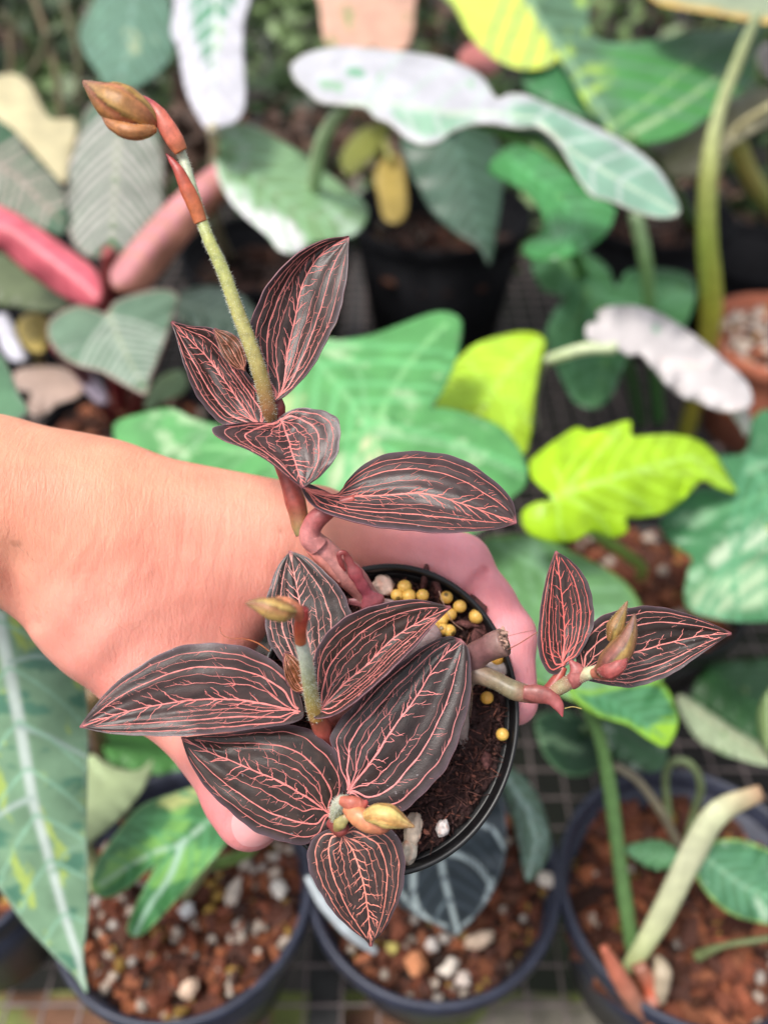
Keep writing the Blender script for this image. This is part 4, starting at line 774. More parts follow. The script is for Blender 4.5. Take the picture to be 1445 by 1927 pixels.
# ================================================================== HAND
def w2c(p): q = p - C0; return np.stack([q @ RIGHT, q @ UP, q @ FWD], -1)
def cone(Pn, a, b, ra, rb):
    a = np.array(a); b = np.array(b); ab = b - a; t = np.clip(((Pn - a) @ ab) / (ab @ ab), 0, 1)
    return np.linalg.norm(Pn - a - t[..., None] * ab, axis=-1) - (ra + (rb - ra) * t)
def smin(a, b, k):
    h = np.clip(.5 + .5 * (b - a) / k, 0, 1); return b * (1 - h) + a * h - k * h * (1 - h)
def cc_(px, py, d): return camp(float(px), float(py), float(d))
def hand_sdf(Q):
    c = lambda a, ra, b, rb: cone(Q, cc_(*a), cc_(*b), ra, rb)
    s = c((-420, 985, .270), .0270, (-20, 948, .272), .0262)          # forearm, radial side
    s = smin(s, c((-420, 985, .298), .026, (-10, 960, .298), .0245), .012)
    s = smin(s, c((-10, 948, .272), .0262, (175, 968, .276), .0235), .010)      # wrist
    s = smin(s, c((150, 962, .277), .0225, (590, 998, .283), .0145), .010)     # index metacarpal
    s = smin(s, c((60, 1010, .282), .0215, (205, 1165, .278), .0195), .010)     # thumb base
    s = smin(s, c((200, 1160, .278), .0195, (300, 1270, .279), .0165), .008)
    s = smin(s, c((190, 1060, .280), .022, (480, 1085, .284), .0150), .014)     # web
    s = smin(s, c((260, 1120, .283), .020, (420, 1180, .286), .0130), .012)
    s = smin(s, c((100, 985, .298), .026, (560, 1020, .305), .017), .010)       # palm behind
    s = smin(s, c((100, 1010, .318), .022, (540, 1040, .325), .017), .010)
    s = smin(s, c((540, 1010, .286), .0125, (700, 1040, .292), .0125), .008)
    # thumb
    th = c((290, 1262, .279), .0158, (415, 1405, .274), .0128)
    th = smin(th, c((415, 1405, .274), .0126, (455, 1490, .269), .0118), .004)
    th = smin(th, c((455, 1490, .269), .0118, (471, 1535, .266), .0106), .004)
    s = smin(s, th, .007)
    # index finger
    f = c((600, 1005, .284), .0135, (740, 1032, .282), .0108)
    f = smin(f, c((740, 1032, .282), .0108, (862, 1066, .279), .0112), .003)
    f = smin(f, c((862, 1068, .279), .0108, (915, 1135, .2765), .0090), .002); f = smin(f, c((915, 1135, .2765), .0090, (954, 1198, .274), .0092), .003)
    f = smin(f, c((952, 1195, .274), .0088, (967, 1320, .271), .0076), .003)
    s = smin(s, f, .006)
    for k, (dd, dx, dy) in enumerate(((.0185, -26, 12), (.037, -60, 14), (.053, -105, 4))):
        g = .94 - .05 * k
        f = c((590 + dx, 1015, .284 + dd), .0130 * g, (850 + dx, 1085 + dy, .290 + dd), .0108 * g)
        f = smin(f, c((850 + dx, 1085 + dy, .290 + dd), .0106 * g, (934 + dx, 1205 + dy, .288 + dd), .0092 * g), .003)
        f = smin(f, c((934 + dx, 1205 + dy, .288 + dd), .0090 * g, (928 + dx, 1318 + dy, .285 + dd), .0078 * g), .003)
        s = smin(s, f, .0025)
    # the flesh flattens against the pot
    rel = Q - pc; hh = -(rel @ RN); pl = rel + hh[..., None] * RN; x1 = pl @ E1C; rad = np.sqrt(np.maximum(0, (pl ** 2).sum(-1) - x1 ** 2) + (x1 / SQ) ** 2)
    pr = PR * (1 - .26 * np.clip(hh, 0, PH) / PH) + .0007
    pd = np.maximum(rad - pr, np.maximum(-hh - .001, hh - PH - .001))
    return np.maximum(s, -pd)
def surface_nets(sdf, lo, hi, h):
    ax = [np.arange(lo[i], hi[i], h) for i in range(3)]; nx, ny, nz_ = map(len, ax)
    vol = np.empty((nx, ny, nz_), np.float32); Y, Z = np.meshgrid(ax[1], ax[2], indexing='ij')
    for i, x in enumerate(ax[0]): vol[i] = sdf(np.stack([np.full_like(Y, x), Y, Z], -1))
    s = vol < 0; cnt = np.zeros((nx - 1, ny - 1, nz_ - 1), int); acc = np.zeros((nx - 1, ny - 1, nz_ - 1, 3))
    cor = lambda a: (slice(a[0], nx - 1 + a[0]), slice(a[1], ny - 1 + a[1]), slice(a[2], nz_ - 1 + a[2]))
    for d in range(3):
        for u in (0, 1):
            for v in (0, 1):
                a = [0, 0, 0]; o = [k for k in range(3) if k != d]; a[o[0]] = u; a[o[1]] = v; b = list(a); b[d] = 1
                va, vb = vol[cor(a)], vol[cor(b)]; m = s[cor(a)] != s[cor(b)]
                t = np.where(m, va / (va - vb + 1e-12), 0); p = np.zeros(m.shape + (3,)); 
                for k in range(3): p[..., k] = a[k]
                p[..., d] = t; acc += np.where(m[..., None], p, 0); cnt += m
    act = cnt > 0; ids = -np.ones(act.shape, int); ids[act] = np.arange(act.sum()); I = np.argwhere(act)
    V = np.array(lo) + (I + acc[act] / cnt[act][:, None]) * h; F_ = []
    for d in range(3):
        a, b = [k for k in range(3) if k != d]
        s0 = [slice(None)] * 3; s1 = [slice(None)] * 3; s0[d] = slice(0, -1); s1[d] = slice(1, None)
        E = np.argwhere(s[tuple(s0)] != s[tuple(s1)]); E = E[(E[:, a] > 0) & (E[:, b] > 0) & (E[:, a] < act.shape[a]) & (E[:, b] < act.shape[b])]
        sg = s[tuple(E.T)]
        def g(da, db): q = E.copy(); q[:, a] -= da; q[:, b] -= db; return ids[tuple(q.T)]
        q = np.stack([g(0, 0), g(1, 0), g(1, 1), g(0, 1)], 1)
        flip = sg if d != 1 else ~sg
        q = np.where(flip[:, None], q[:, ::-1], q)[:, ::-1] if False else np.where(flip[:, None], q, q[:, ::-1])
        F_.append(q)
    return V, np.concatenate(F_)
HV, HF = surface_nets(hand_sdf, (-.19, -.115, .238), (.062, .045, .372), .00105)
for _ in range(2):                                 # one light relaxation
    nb = np.zeros_like(HV); ct = np.zeros(len(HV))
    for a in range(4):
        i, j = HF[:, a], HF[:, (a + 1) % 4]
        np.add.at(nb, i, HV[j]); np.add.at(ct, i, 1); np.add.at(nb, j, HV[i]); np.add.at(ct, j, 1)
    HV = HV * .5 + .5 * nb / ct[:, None]
px = HV[:, 0] / HV[:, 2] * F + CX; py = CY - HV[:, 1] / HV[:, 2] * F
tan = np.array([.79, .34, .22]); rose = np.array([.82, .325, .262]); pink = np.array([.87, .345, .375])
def sst(x, a, b): t = np.clip((x - a) / (b - a), 0, 1); return t * t * (3 - 2 * t)
k1 = sst(px * .3 + (py - 760) * 1.0, 150, 620)[:, None]; k2 = sst(px, 600, 880)[:, None]; k3 = (sst(py, 1380, 1520) * sst(px, 200, 300))[:, None]
HC = tan * (1 - k1) + rose * k1; HC = HC * (1 - k2) + pink * k2; HC = HC * (1 - k3) + np.array([.76, .27, .27]) * k3
nb_ = np.array([noise.fractal(Vector(v * 55), 1, 2, 4) for v in HV])[:, None]; HC = HC * (1 + nb_ * np.array([.05, .16, .16]))
# folds of the skin: wrist, root of the index finger, thumb joint
PX = np.stack([px, py], 1); front = HV[:, 2] < np.where(px > 820, .287, .29)
for line, wd, dp in (([(-60, 1000), (5, 1050), (30, 1110), (55, 1170)], 22, .0024), ([(-40, 930), (20, 1000), (70, 1060), (130, 1100)], 30, .0007), ([(912, 1078), (885, 1105), (862, 1142)], 9, .0028), ([(905, 1110), (880, 1135)], 8, .0007),
                     ([(935, 1170), (965, 1190), (1000, 1192)], 8, .0005), ([(360, 1392), (390, 1405), (430, 1400)], 10, .0006), ([(120, 1215), (190, 1150), (290, 1120)], 34, .0009), ([(200, 1270), (260, 1190), (350, 1150)], 30, .0007),
                     ([(600, 930), (640, 1000), (650, 1070)], 26, .0006), ([(760, 985), (790, 1030), (790, 1080)], 22, .0005), ([(440, 1590), (425, 1555), (440, 1525)], 6, .0004)):
    ds, _ = segdist(PX, cr(line, 12)); g = np.exp(-(ds / wd) ** 2) * front
    HV = HV + np.array([0, 0, 1.0]) * (dp * g)[:, None]; HC = HC * (1 - np.clip(dp / .0024, 0, 1) * .0 * g[:, None])
rr = random.Random(12)
for k in range(34):
    x0 = 40 + k * 16 + rr.uniform(-8, 8); y0 = 1200 - rr.uniform(0, 60); line = [(x0, y0), (x0 + 22 + rr.uniform(-10, 10), y0 - 80), (x0 + 34 + rr.uniform(-12, 12), y0 - 165), (x0 + 30 + rr.uniform(-12, 12), y0 - rr.uniform(200, 270))]
    if k < 12: line = [(x - 30 + (1200 - y) * .35, y + 20) for x, y in line]
    ds, tt = segdist(PX, cr(line, 10)); HV = HV + np.array([0, 0, 1.0]) * (rr.uniform(.00005, .00015) * np.exp(-(ds / 7) ** 2) * np.sin(np.pi * np.clip(tt, .02, .98)) * front)[:, None]
mb = MB(); mb.add(cam2w(HV), [tuple(q) for q in HF], 0, HC)
person = tag(mb.build('person', M_SKIN), 'bare forearm and hand from the left, wrapped round the small black pot', 'person')
# fine arm hairs
rr = random.Random(8); mb = MB(); cand = np.nonzero((px < 420) & (HV[:, 2] < .285))[0]
for _ in range(220):
    i = int(rr.choice(cand)); p = HV[i]
    if rr.random() < (px[i] - 60) / 420: continue
    n_ = unit(p - np.array([p[0], -.002, .285])); d = unit(np.array([.75, -.35 + rr.uniform(-.3, .3), -.1]) + n_ * .45); L = rr.uniform(.0025, .006)
    q = np.array([p, p + d * L * .5 + n_ * .0003, p + d * L])
    tube(mb, cam2w(q), [.000026, .00002, .00001], 3, 0, (.22, .10, .06), n=4, caps=False)
mb.build('arm_hair', M_STEM, person)
# thumb nail
mb = MB(); nu, nv = 14, 14; V = []
for j in range(nv):
    for i in range(nu):
        a = (i / (nu - 1) - .5) * 2; b = (j / (nv - 1) - .5) * 2
        ca = a * math.sqrt(max(0, 1 - .45 * b * b)); cb = b * math.sqrt(max(0, 1 - .45 * a * a))
        x = 478 + ca * 42 * math.cos(R(-18)) - cb * 40 * math.sin(R(-18)); y = 1553 + ca * 42 * math.sin(R(-18)) + cb * 40 * math.cos(R(-18))
        d = .24
        for _ in range(60):
            v = float(hand_sdf(camp(x, y, d)[None])[0]); d += v * .9
            if v < 1e-5 or d > .3: break
        V.append(camp(x, y, min(d, .272) - .00035 * (1.2 - .8 * max(abs(a), abs(b)) ** 4)))
mb.add(cam2w(np.array(V)), [(j * nu + i, j * nu + i + 1, (j + 1) * nu + i + 1, (j + 1) * nu + i) for j in range(nv - 1) for i in range(nu - 1)], 0, (.80, .38, .38))
mb.build('nail', M_NAIL, person)

# ================================================================== ORCHID
orc = thing('jewel_orchid', 'dark brown jewel orchid with coral veined leaves and furry stalks in the held pot', 'orchid', onrim(720, 1330, SOILH))
CM = .01
def oleaf(mid, L, Rr, dm, dl, dr, seed, base_c=(.050, .040, .037), vein_c=(.74, .21, .19), vw=1.0, big=1.0, label=None, lean=None, curl=.0012, arcs=(.30, .57, .84), quilt=.00022, name='leaf', ntw=1.0):
    """leaf surface lofted between its midrib and its two edges; veins are raised ribbons on it"""
    vein_c = tuple(a * b for a, b in zip(vein_c, (.90, .93, .93))); n = 72; M = cr(mid, n); A = cr(L, n); B = cr(Rr, n); u = np.linspace(0, 1, n)
    sm = lambda v: np.interp(u, np.linspace(0, 1, len(v)), v) * CM
    def smooth(x):
        for _ in range(6): x = np.concatenate([[x[0]], (x[:-2] + 2 * x[1:-1] + x[2:]) / 4, [x[-1]]])
        return x
    DM, DL, DR = smooth(sm(dm)), smooth(sm(dl)), smooth(sm(dr)); rr = random.Random(seed)
    def S(uu, vv):
        uu = np.clip(np.asarray(uu, float), 0, 1); vv = np.clip(np.asarray(vv, float), -1, 1)
        g = lambda X: np.stack([np.interp(uu, u, X[:, 0]), np.interp(uu, u, X[:, 1])], -1)
        m = g(M); e = np.where((vv < 0)[..., None], g(A), g(B)); t = np.abs(vv); de = np.where(vv < 0, np.interp(uu, u, DL), np.interp(uu, u, DR)); d0 = np.interp(uu, u, DM)
        q = m * (1 - t)[..., None] + e * t[..., None]; env = np.sin(np.pi * np.clip(uu, 0, 1)) ** .6
        d = d0 + (de - d0) * t ** 1.5 + curl * np.maximum(0, t - .8) ** 2 * env * 10
        q = q + (e - m) * (.012 * np.sin(uu * 23 + seed) + .008 * np.sin(uu * 57 + seed * 2.1))[..., None] * (t ** 3 * env)[..., None]
        w = np.sin(np.pi * t / .29) ** 2
        nn = np.vectorize(lambda a, b: noise.noise(Vector((a * 5, b * 3, seed * 2.3))))(uu, vv)
        d = d - quilt * w * env + .00055 * nn * env
        return camp(q[..., 0], q[..., 1], d)
    NU, NV = 80, 57; VG = np.sin(np.linspace(-1, 1, NV) * 1.5708); U, Vv = np.meshgrid(np.linspace(0, 1, NU), VG, indexing='ij')
    G = S(U, Vv)
    du = np.gradient(G, axis=0); dv = np.gradient(G, axis=1); Nn = np.cross(du, dv); ln = np.linalg.norm(Nn, axis=-1, keepdims=True)
    Nn = Nn / np.maximum(ln, 1e-9); Nn = np.where(Nn[..., 2:] > 0, -Nn, Nn)
    Nn[0] = Nn[2]; Nn[-1] = Nn[-3]
    th = .00045; back = G - Nn * th
    gi = lambda i, j: i * NV + j; K = NU * NV; f = []
    for i in range(NU - 1):
        for j in range(NV - 1):
            f.append((gi(i, j), gi(i + 1, j), gi(i + 1, j + 1), gi(i, j + 1))); f.append((K + gi(i, j), K + gi(i, j + 1), K + gi(i + 1, j + 1), K + gi(i + 1, j)))
    for i in range(NU - 1):
        f.append((gi(i, 0), K + gi(i, 0), K + gi(i + 1, 0), gi(i + 1, 0))); f.append((gi(i, NV - 1), gi(i + 1, NV - 1), K + gi(i + 1, NV - 1), K + gi(i, NV - 1)))
    t = np.abs(Vv); bc = np.array(base_c) * np.array([.76, .52, .49]); marg = np.clip((t - .86) / .14, 0, 1)[..., None] ** 1.2
    nn = np.vectorize(lambda a, b: noise.noise(Vector((a * 9, b * 5, seed))))(U, Vv)[..., None]
    n2 = np.vectorize(lambda a, b: noise.noise(Vector((a * 26, b * 14, seed + 5))))(U, Vv)[..., None]; col = bc * (.88 + .5 * nn + .45 * n2) * (1 - marg) + np.array([.075, .048, .058]) * marg  # purple grey sheen and translucency of the margin put into the colour
    rim = (t > .996)[..., None]; col = np.where(rim, np.array([.26, .13, .15]), col)
    tipk = np.clip((U - .965) / .03, 0, 1)[..., None]; col = col * (1 - tipk) + np.array([.34, .11, .12]) * tipk
    mb = MB(); mb.add(cam2w(np.concatenate([G.reshape(-1, 3), back.reshape(-1, 3)])), f, 0, np.concatenate([col.reshape(-1, 3), np.tile((.20, .07, .08), (K, 1))]))
    # ---- veins
    Nf = lambda uu, vv: np.stack([np.interp(uu, [0], [0])], -1)
    Lm = float(np.sum(np.linalg.norm(np.diff(G[:, NV // 2], axis=0), axis=1)))
    def nrm(uu, vv):
        i = np.clip((uu * (NU - 1)).astype(int), 0, NU - 1); j = np.clip(np.searchsorted(VG, vv), 0, NV - 1); return Nn[i, j]
    def ribbon(us, vs, w0, w1, c=None):
        us = np.array(us, float); vs = np.array(vs, float); w0 = w0 * .86; w1 = w1 * .80
        if len(us) < 2: return
        W = S(us, vs); T = unit(np.gradient(W, axis=0)); N0 = nrm(us, vs); side = unit(np.cross(T, N0)); k = len(us)
        tt = np.linspace(0, 1, k); w = (w0 + (w1 - w0) * tt) * .5 * vw
        w = w * np.array([1 + rr.uniform(-.28, .28) for _ in range(k)]); w[-1] *= .3
        a = W + side * w[:, None] + N0 * .00002; b = W + N0 * .00012; c_ = W - side * w[:, None] + N0 * .00002
        vt = np.concatenate([a, b, c_]); ff = []
        for i in range(k - 1): ff += [(i, i + 1, k + i + 1, k + i), (k + i, k + i + 1, 2 * k + i + 1, 2 * k + i)]
        cc = np.array(c if c is not None else vein_c) * rr.uniform(.9, 1.08)
        mb.add(cam2w(vt), ff, 1, cc)
    def wig(n_, amp):
        ph = [rr.uniform(0, 6.3) for _ in range(3)]; x = np.linspace(0, 1, n_)
        return amp * (np.sin(x * 9 + ph[0]) * .5 + np.sin(x * 21 + ph[1]) * .35 + np.sin(x * 47 + ph[2]) * .25)
    mm = .001
    us = np.linspace(.015, .985, 60); ribbon(us, wig(60, .012), .70 * mm * big, .28 * mm)
    for sgn in (-1, 1):
        for q, a in enumerate(arcs):
            u0, u1 = (.03 + .05 * (q == 0) * rr.random(), (.60 + rr.uniform(-.08, .12)) if q == 0 else (.93 if q == 1 else .90))
            k = 54; us = np.linspace(u0, u1, k); x = (us - u0) / (u1 - u0)
            vv = sgn * (a + wig(k, .018 if q else .03)) * (np.clip(x / .10, .25, 1) ** .7 if q else np.clip(.25 + x / .3, 0, 1))
            if q == 1: vv = vv * (1 - .12 * x ** 3)
            ribbon(us, vv, (.38, .54, .46)[q] * mm * big, (.14, .24, .18)[q] * mm, np.array(vein_c) * (.9, 1, .82)[q])
            # short spurs off the arc
            for _ in range(int((10, 11, 8)[q] * ntw)):
                i = rr.randrange(3, k - 4); dirv = rr.choice((-1, 1)); ln_ = rr.uniform(.03, .10); m_ = 5
                uu = us[i] + np.linspace(0, 1, m_) * rr.uniform(.01, .045); v2 = vv[i] + np.linspace(0, 1, m_) * ln_ * dirv + np.array([rr.uniform(-.008, .008) for _ in range(m_)]); v2[0] = vv[i]
                if rr.random() < .8: ribbon(uu, v2, .21 * mm, .09 * mm, np.array(vein_c) * .85)
        if ntw > .6:                               # finer long veins between the main arcs, with cross links
            for a, u0, u1 in ((.15, .08, .58), (.43, .12, .74), (.71, .14, .72)):
                k = 40; us = np.linspace(u0, u1 + rr.uniform(-.08, .06), k); vv = sgn * (a + wig(k, .035)); vv = vv * np.clip(.45 + (us - u0) / .2, 0, 1)
                if rr.random() < .85: ribbon(us, vv, .26 * mm, .09 * mm, np.array(vein_c) * .84)
            for _ in range(int(9 * ntw)):
                uo = rr.uniform(.2, .85); a, b = rr.choice(((.30, .43), (.43, .57), (.57, .71), (.15, .30))); m_ = 6; y = np.linspace(0, 1, m_)
                ribbon(uo + y * rr.uniform(.01, .05), sgn * (a + (b - a) * y) + wig(m_, .006), .20 * mm, .14 * mm, np.array(vein_c) * .84)
        # twigs off the midrib, forking
        cnt = int(11 * ntw); 
        for kx in range(cnt):
            uo = .16 + .78 * (kx + rr.uniform(0, .7)) / cnt; room = arcs[1] * (.9 if uo > .55 else .42)
            reach = room * rr.uniform(.55, .98); du_ = rr.uniform(.05, .10); m_ = 10; x = np.linspace(0, 1, m_)
            uu = uo + du_ * x ** .8 + wig(m_, .006); v2 = sgn * (reach * x ** 1.1 + wig(m_, .018)); v2[0] = 0
            uu = np.minimum(uu, .975); ribbon(uu, v2, .36 * mm, .15 * mm)
            for _ in range(rr.choice((0, 1, 1, 2))):
                i = rr.randrange(3, m_ - 1); m2 = 5; y = np.linspace(0, 1, m2); dd = rr.choice((-1, 1))
                ribbon(np.minimum(uu[i] + y * rr.uniform(.015, .05) * (1 if dd > 0 else -.2), .98), v2[i] + sgn * dd * y * rr.uniform(.04, .10), .22 * mm, .12 * mm)
        # inward twigs off the middle arc and loose dashes between arcs
        for band, cntb in (((arcs[0] + .04, arcs[1] - .05), 7), ((arcs[1] + .05, arcs[2] - .05), 9), ((arcs[2] + .03, .95), 3)):
            for _ in range(int(cntb * ntw)):
                uo = rr.uniform(.10, .88); vo = rr.uniform(band[0], (band[0] + band[1]) / 2); m_ = 5; y = np.linspace(0, 1, m_)
                ln_ = rr.uniform(.25, .8) * (band[1] - band[0])
                ribbon(uo + y * rr.uniform(.004, .04), sgn * (vo + y * ln_) + wig(m_, .008), .17 * mm, .08 * mm, np.array(vein_c) * .72)
    o = mb.build(name, [M_LEAF, M_VEIN], orc)
    if label: o['label'] = label
    return o

# upper shoot
oleaf([(515, 757), (532, 728), (542, 662), (557, 594), (571, 531), (603, 480), (657, 446)], [(515, 757), (490, 722), (474, 660), (470, 615), (482, 580), (505, 536), (552, 484), (610, 452), (657, 446)],
      [(515, 757), (542, 740), (583, 696), (617, 638), (641, 580), (653, 517), (657, 446)], [23.6, 23.9, 24.0, 24.0, 23.9], [23.6, 23.4, 23.3, 23.4, 23.9], [23.6, 23.5, 23.4, 23.5, 23.9], 1, label='large upright oval leaf, topmost')
oleaf([(500, 800), (482, 795), (465, 776), (431, 728), (397, 680), (358, 640), (323, 605)], [(500, 800), (450, 803), (411, 793), (377, 755), (353, 706), (336, 650), (323, 605)],
      [(500, 800), (510, 775), (490, 735), (458, 692), (428, 645), (399, 618), (358, 614), (323, 605)], [23.9, 24.1, 24.1, 24.0], [23.9, 23.8, 23.7, 24.0], [23.9, 23.7, 23.6, 24.0], 2, label='pointed leaf left of the tall flower stalk')
oleaf([(461, 699), (448, 680), (432, 652), (402, 619)], [(461, 699), (436, 689), (418, 670), (411, 650), (402, 619)], [(461, 699), (463, 670), (452, 640), (430, 624), (402, 619)], [23.3, 23.2, 23.2, 23.2], [23.3, 23.1, 23.1, 23.2], [23.3, 23.1, 23.1, 23.2], 3,
      base_c=(.13, .07, .03), vein_c=(.6, .22, .15), vw=.6, ntw=.25, arcs=(.35, .6, .9), label='small olive and pink leaf pressed to the flower stalk')
oleaf([(524, 788), (532, 798), (544, 830), (555, 870), (571, 917)], [(524, 788), (500, 797), (460, 796), (400, 804), (418, 826), (448, 838), (494, 861), (528, 887), (553, 905), (571, 917)],
      [(524, 788), (535, 778), (560, 768), (590, 769), (615, 774), (636, 791), (641, 818), (634, 856), (610, 890), (588, 908), (571, 917)], [23.6, 23.6, 23.3, 23.0, 22.9], [23.6, 23.0, 22.8, 22.8, 22.9], [23.6, 23.5, 23.1, 22.9, 22.9], 4, base_c=(.066, .050, .052), label='broad folded leaf hanging tip down over the stem')
oleaf([(566, 915), (591, 927), (640, 934), (712, 932), (790, 928), (860, 945), (915, 964), (972, 984)], [(566, 915), (575, 908), (610, 922), (638, 932), (652, 905), (690, 870), (740, 852), (804, 849), (872, 866), (930, 904), (964, 943), (972, 984)],
      [(566, 915), (581, 943), (610, 963), (668, 982), (736, 994), (809, 1001), (872, 1001), (930, 996), (972, 984)], [24.1, 24.0, 23.9, 23.6, 23.4, 23.3], [24.1, 24.1, 24.5, 24.4, 23.9, 23.3], [24.1, 23.4, 23.1, 22.9, 23.0, 23.3], 5, base_c=(.060, .048, .050), vein_c=(.70, .18, .15), label='long oval leaf stretching right above the index finger')
# centre cluster
oleaf([(580, 1282), (584, 1225), (573, 1178), (562, 1121), (553, 1076), (546, 1036)], [(580, 1282), (552, 1270), (520, 1232), (502, 1195), (498, 1148), (508, 1103), (523, 1066), (546, 1036)],
      [(580, 1282), (615, 1262), (650, 1215), (664, 1165), (657, 1140), (641, 1108), (614, 1078), (580, 1050), (546, 1036)], [23.9, 24.2, 24.4, 24.6], [23.9, 24.1, 24.3, 24.6], [23.9, 24.0, 24.2, 24.6], 6, base_c=(.036, .030, .027), vein_c=(.78, .30, .26), label='very dark upright leaf behind the small nodding bud')
oleaf([(572, 1340), (512, 1328), (445, 1317), (377, 1317), (310, 1324), (233, 1341), (184, 1357), (150, 1368)], [(572, 1340), (566, 1312), (557, 1292), (535, 1261), (499, 1234), (445, 1214), (382, 1209), (332, 1219), (278, 1243), (220, 1283), (175, 1333), (150, 1368)],
      [(572, 1340), (568, 1353), (535, 1364), (445, 1375), (355, 1384), (265, 1385), (197, 1379), (150, 1368)], [23.4, 23.3, 23.1, 22.9, 22.8], [23.4, 23.5, 23.3, 23.0, 22.8], [23.4, 23.0, 22.7, 22.7, 22.8], 7, base_c=(.056, .044, .043), label='longest leaf, pointing left over the back of the hand')
oleaf([(598, 1345), (612, 1325), (647, 1288), (692, 1250), (735, 1205), (780, 1175), (848, 1142)], [(598, 1345), (592, 1320), (593, 1290), (591, 1252), (600, 1215), (626, 1180), (670, 1153), (724, 1135), (790, 1129), (848, 1142)],
      [(598, 1345), (590, 1352), (625, 1347), (661, 1325), (706, 1288), (745, 1250), (778, 1218), (810, 1180), (848, 1142)], [23.3, 23.6, 23.7, 23.6, 23.5], [23.3, 23.2, 23.1, 23.3, 23.5], [23.3, 22.8, 22.7, 23.0, 23.5], 8, base_c=(.058, .050, .044), label='folded leaf rising right from the small flower stalk')
oleaf([(650, 1497), (668, 1472), (700, 1432), (747, 1360), (788, 1304), (815, 1260), (842, 1228), (868, 1203)], [(650, 1497), (636, 1450), (626, 1408), (622, 1385), (640, 1352), (670, 1322), (715, 1274), (760, 1243), (802, 1213), (842, 1197), (868, 1203)],
      [(650, 1497), (690, 1526), (725, 1532), (762, 1523), (788, 1503), (826, 1463), (853, 1417), (869, 1374), (884, 1309), (886, 1253), (880, 1218), (868, 1203)], [23.9, 23.9, 23.9, 24.1, 24.3], [23.9, 24.1, 24.2, 24.2, 24.3], [23.9, 23.6, 23.6, 23.9, 24.3], 9, base_c=(.036, .029, .029), vein_c=(.78, .24, .23), big=1.15, label='biggest leaf, running up to the right across the soil')
oleaf([(626, 1537), (601, 1517), (569, 1495), (521, 1468), (460, 1442), (400, 1418), (341, 1388)], [(626, 1537), (640, 1505), (649, 1476), (645, 1445), (628, 1410), (593, 1380), (553, 1365), (501, 1367), (440, 1378), (395, 1382), (341, 1388)],
      [(626, 1537), (616, 1560), (600, 1578), (569, 1589), (529, 1584), (489, 1569), (448, 1541), (412, 1509), (380, 1472), (356, 1432), (341, 1388)], [23.9, 23.7, 23.7, 23.8, 24.0], [23.9, 24.0, 24.1, 24.1, 24.0], [23.9, 23.6, 23.6, 23.8, 24.0], 10, base_c=(.046, .038, .032), label='oval leaf over the thumb, lower left')
oleaf([(638, 1564), (650, 1580), (664, 1601), (677, 1637), (689, 1693), (695, 1741), (698, 1782)], [(638, 1564), (617, 1561), (591, 1577), (578, 1603), (582, 1635), (601, 1678), (629, 1718), (661, 1750), (685, 1767), (698, 1782)],
      [(638, 1564), (668, 1546), (705, 1553), (741, 1564), (757, 1597), (763, 1629), (757, 1673), (741, 1717), (721, 1753), (703, 1771), (698, 1782)], [23.8, 23.6, 23.5, 23.5], [23.8, 23.5, 23.4, 23.5], [23.8, 23.5, 23.4, 23.5], 11, vein_c=(.76, .24, .18), label='lowest leaf, hanging tip down below the pot rim')
# right shoot
oleaf([(1061, 1256), (1058, 1244), (1062, 1196), (1058, 1139), (1052, 1083), (1046, 1037)], [(1061, 1256), (1048, 1269), (1030, 1264), (1016, 1240), (1011, 1199), (1017, 1143), (1028, 1087), (1046, 1037)],
      [(1061, 1256), (1082, 1240), (1103, 1210), (1117, 1169), (1114, 1125), (1099, 1083), (1073, 1054), (1046, 1037)], [24.2, 24.4, 24.4, 24.4], [24.2, 24.1, 24.2, 24.4], [24.2, 24.1, 24.2, 24.4], 12, vein_c=(.72, .14, .12), ntw=.7, label='small upright leaf on the right shoot')
oleaf([(1088, 1263), (1144, 1243), (1208, 1224), (1252, 1211), (1308, 1198), (1346, 1194), (1376, 1192)], [(1088, 1263), (1083, 1235), (1092, 1203), (1114, 1173), (1148, 1153), (1196, 1141), (1245, 1143), (1290, 1154), (1338, 1173), (1376, 1192)],
      [(1088, 1263), (1100, 1278), (1118, 1284), (1151, 1291), (1189, 1293), (1234, 1282), (1279, 1259), (1316, 1233), (1350, 1209), (1376, 1192)], [24.3, 24.4, 24.4, 24.3], [24.3, 24.2, 24.2, 24.3], [24.3, 24.1, 24.1, 24.3], 13, base_c=(.036, .032, .028), vein_c=(.76, .24, .21), ntw=.7, label='leaf of the right shoot pointing right')

# ---- stems
def hairs(mb, A, r, T, B, N, cnt, L, seed, u0=0, u1=1, m=1, col=(.78, .80, .70)):
    rr = random.Random(seed); n = len(A)
    for _ in range(cnt):
        i = rr.randrange(int(u0 * (n - 1)), max(int(u0 * (n - 1)) + 1, int(u1 * (n - 1)))); th = rr.uniform(0, 6.283)
        rad = math.cos(th) * B[i] + math.sin(th) * N[i]; p = A[i] + rad * r[i] * .92 + T[i] * rr.uniform(-.5, .5) * .001
        l = L * rr.uniform(.5, 1.2); tip = p + unit(rad + T[i] * rr.uniform(-.3, .5) + B[i] * rr.uniform(-.2, .2)) * l
        s1 = unit(np.cross(rad, T[i])) * .00006; s2 = T[i] * .00006
        mb.add([p + s1, p - s1 * .5 + s2, p - s1 * .5 - s2, tip], [(0, 1, 3), (1, 2, 3), (2, 0, 3)], m, col)
def px_r(r, d): return r * d / F
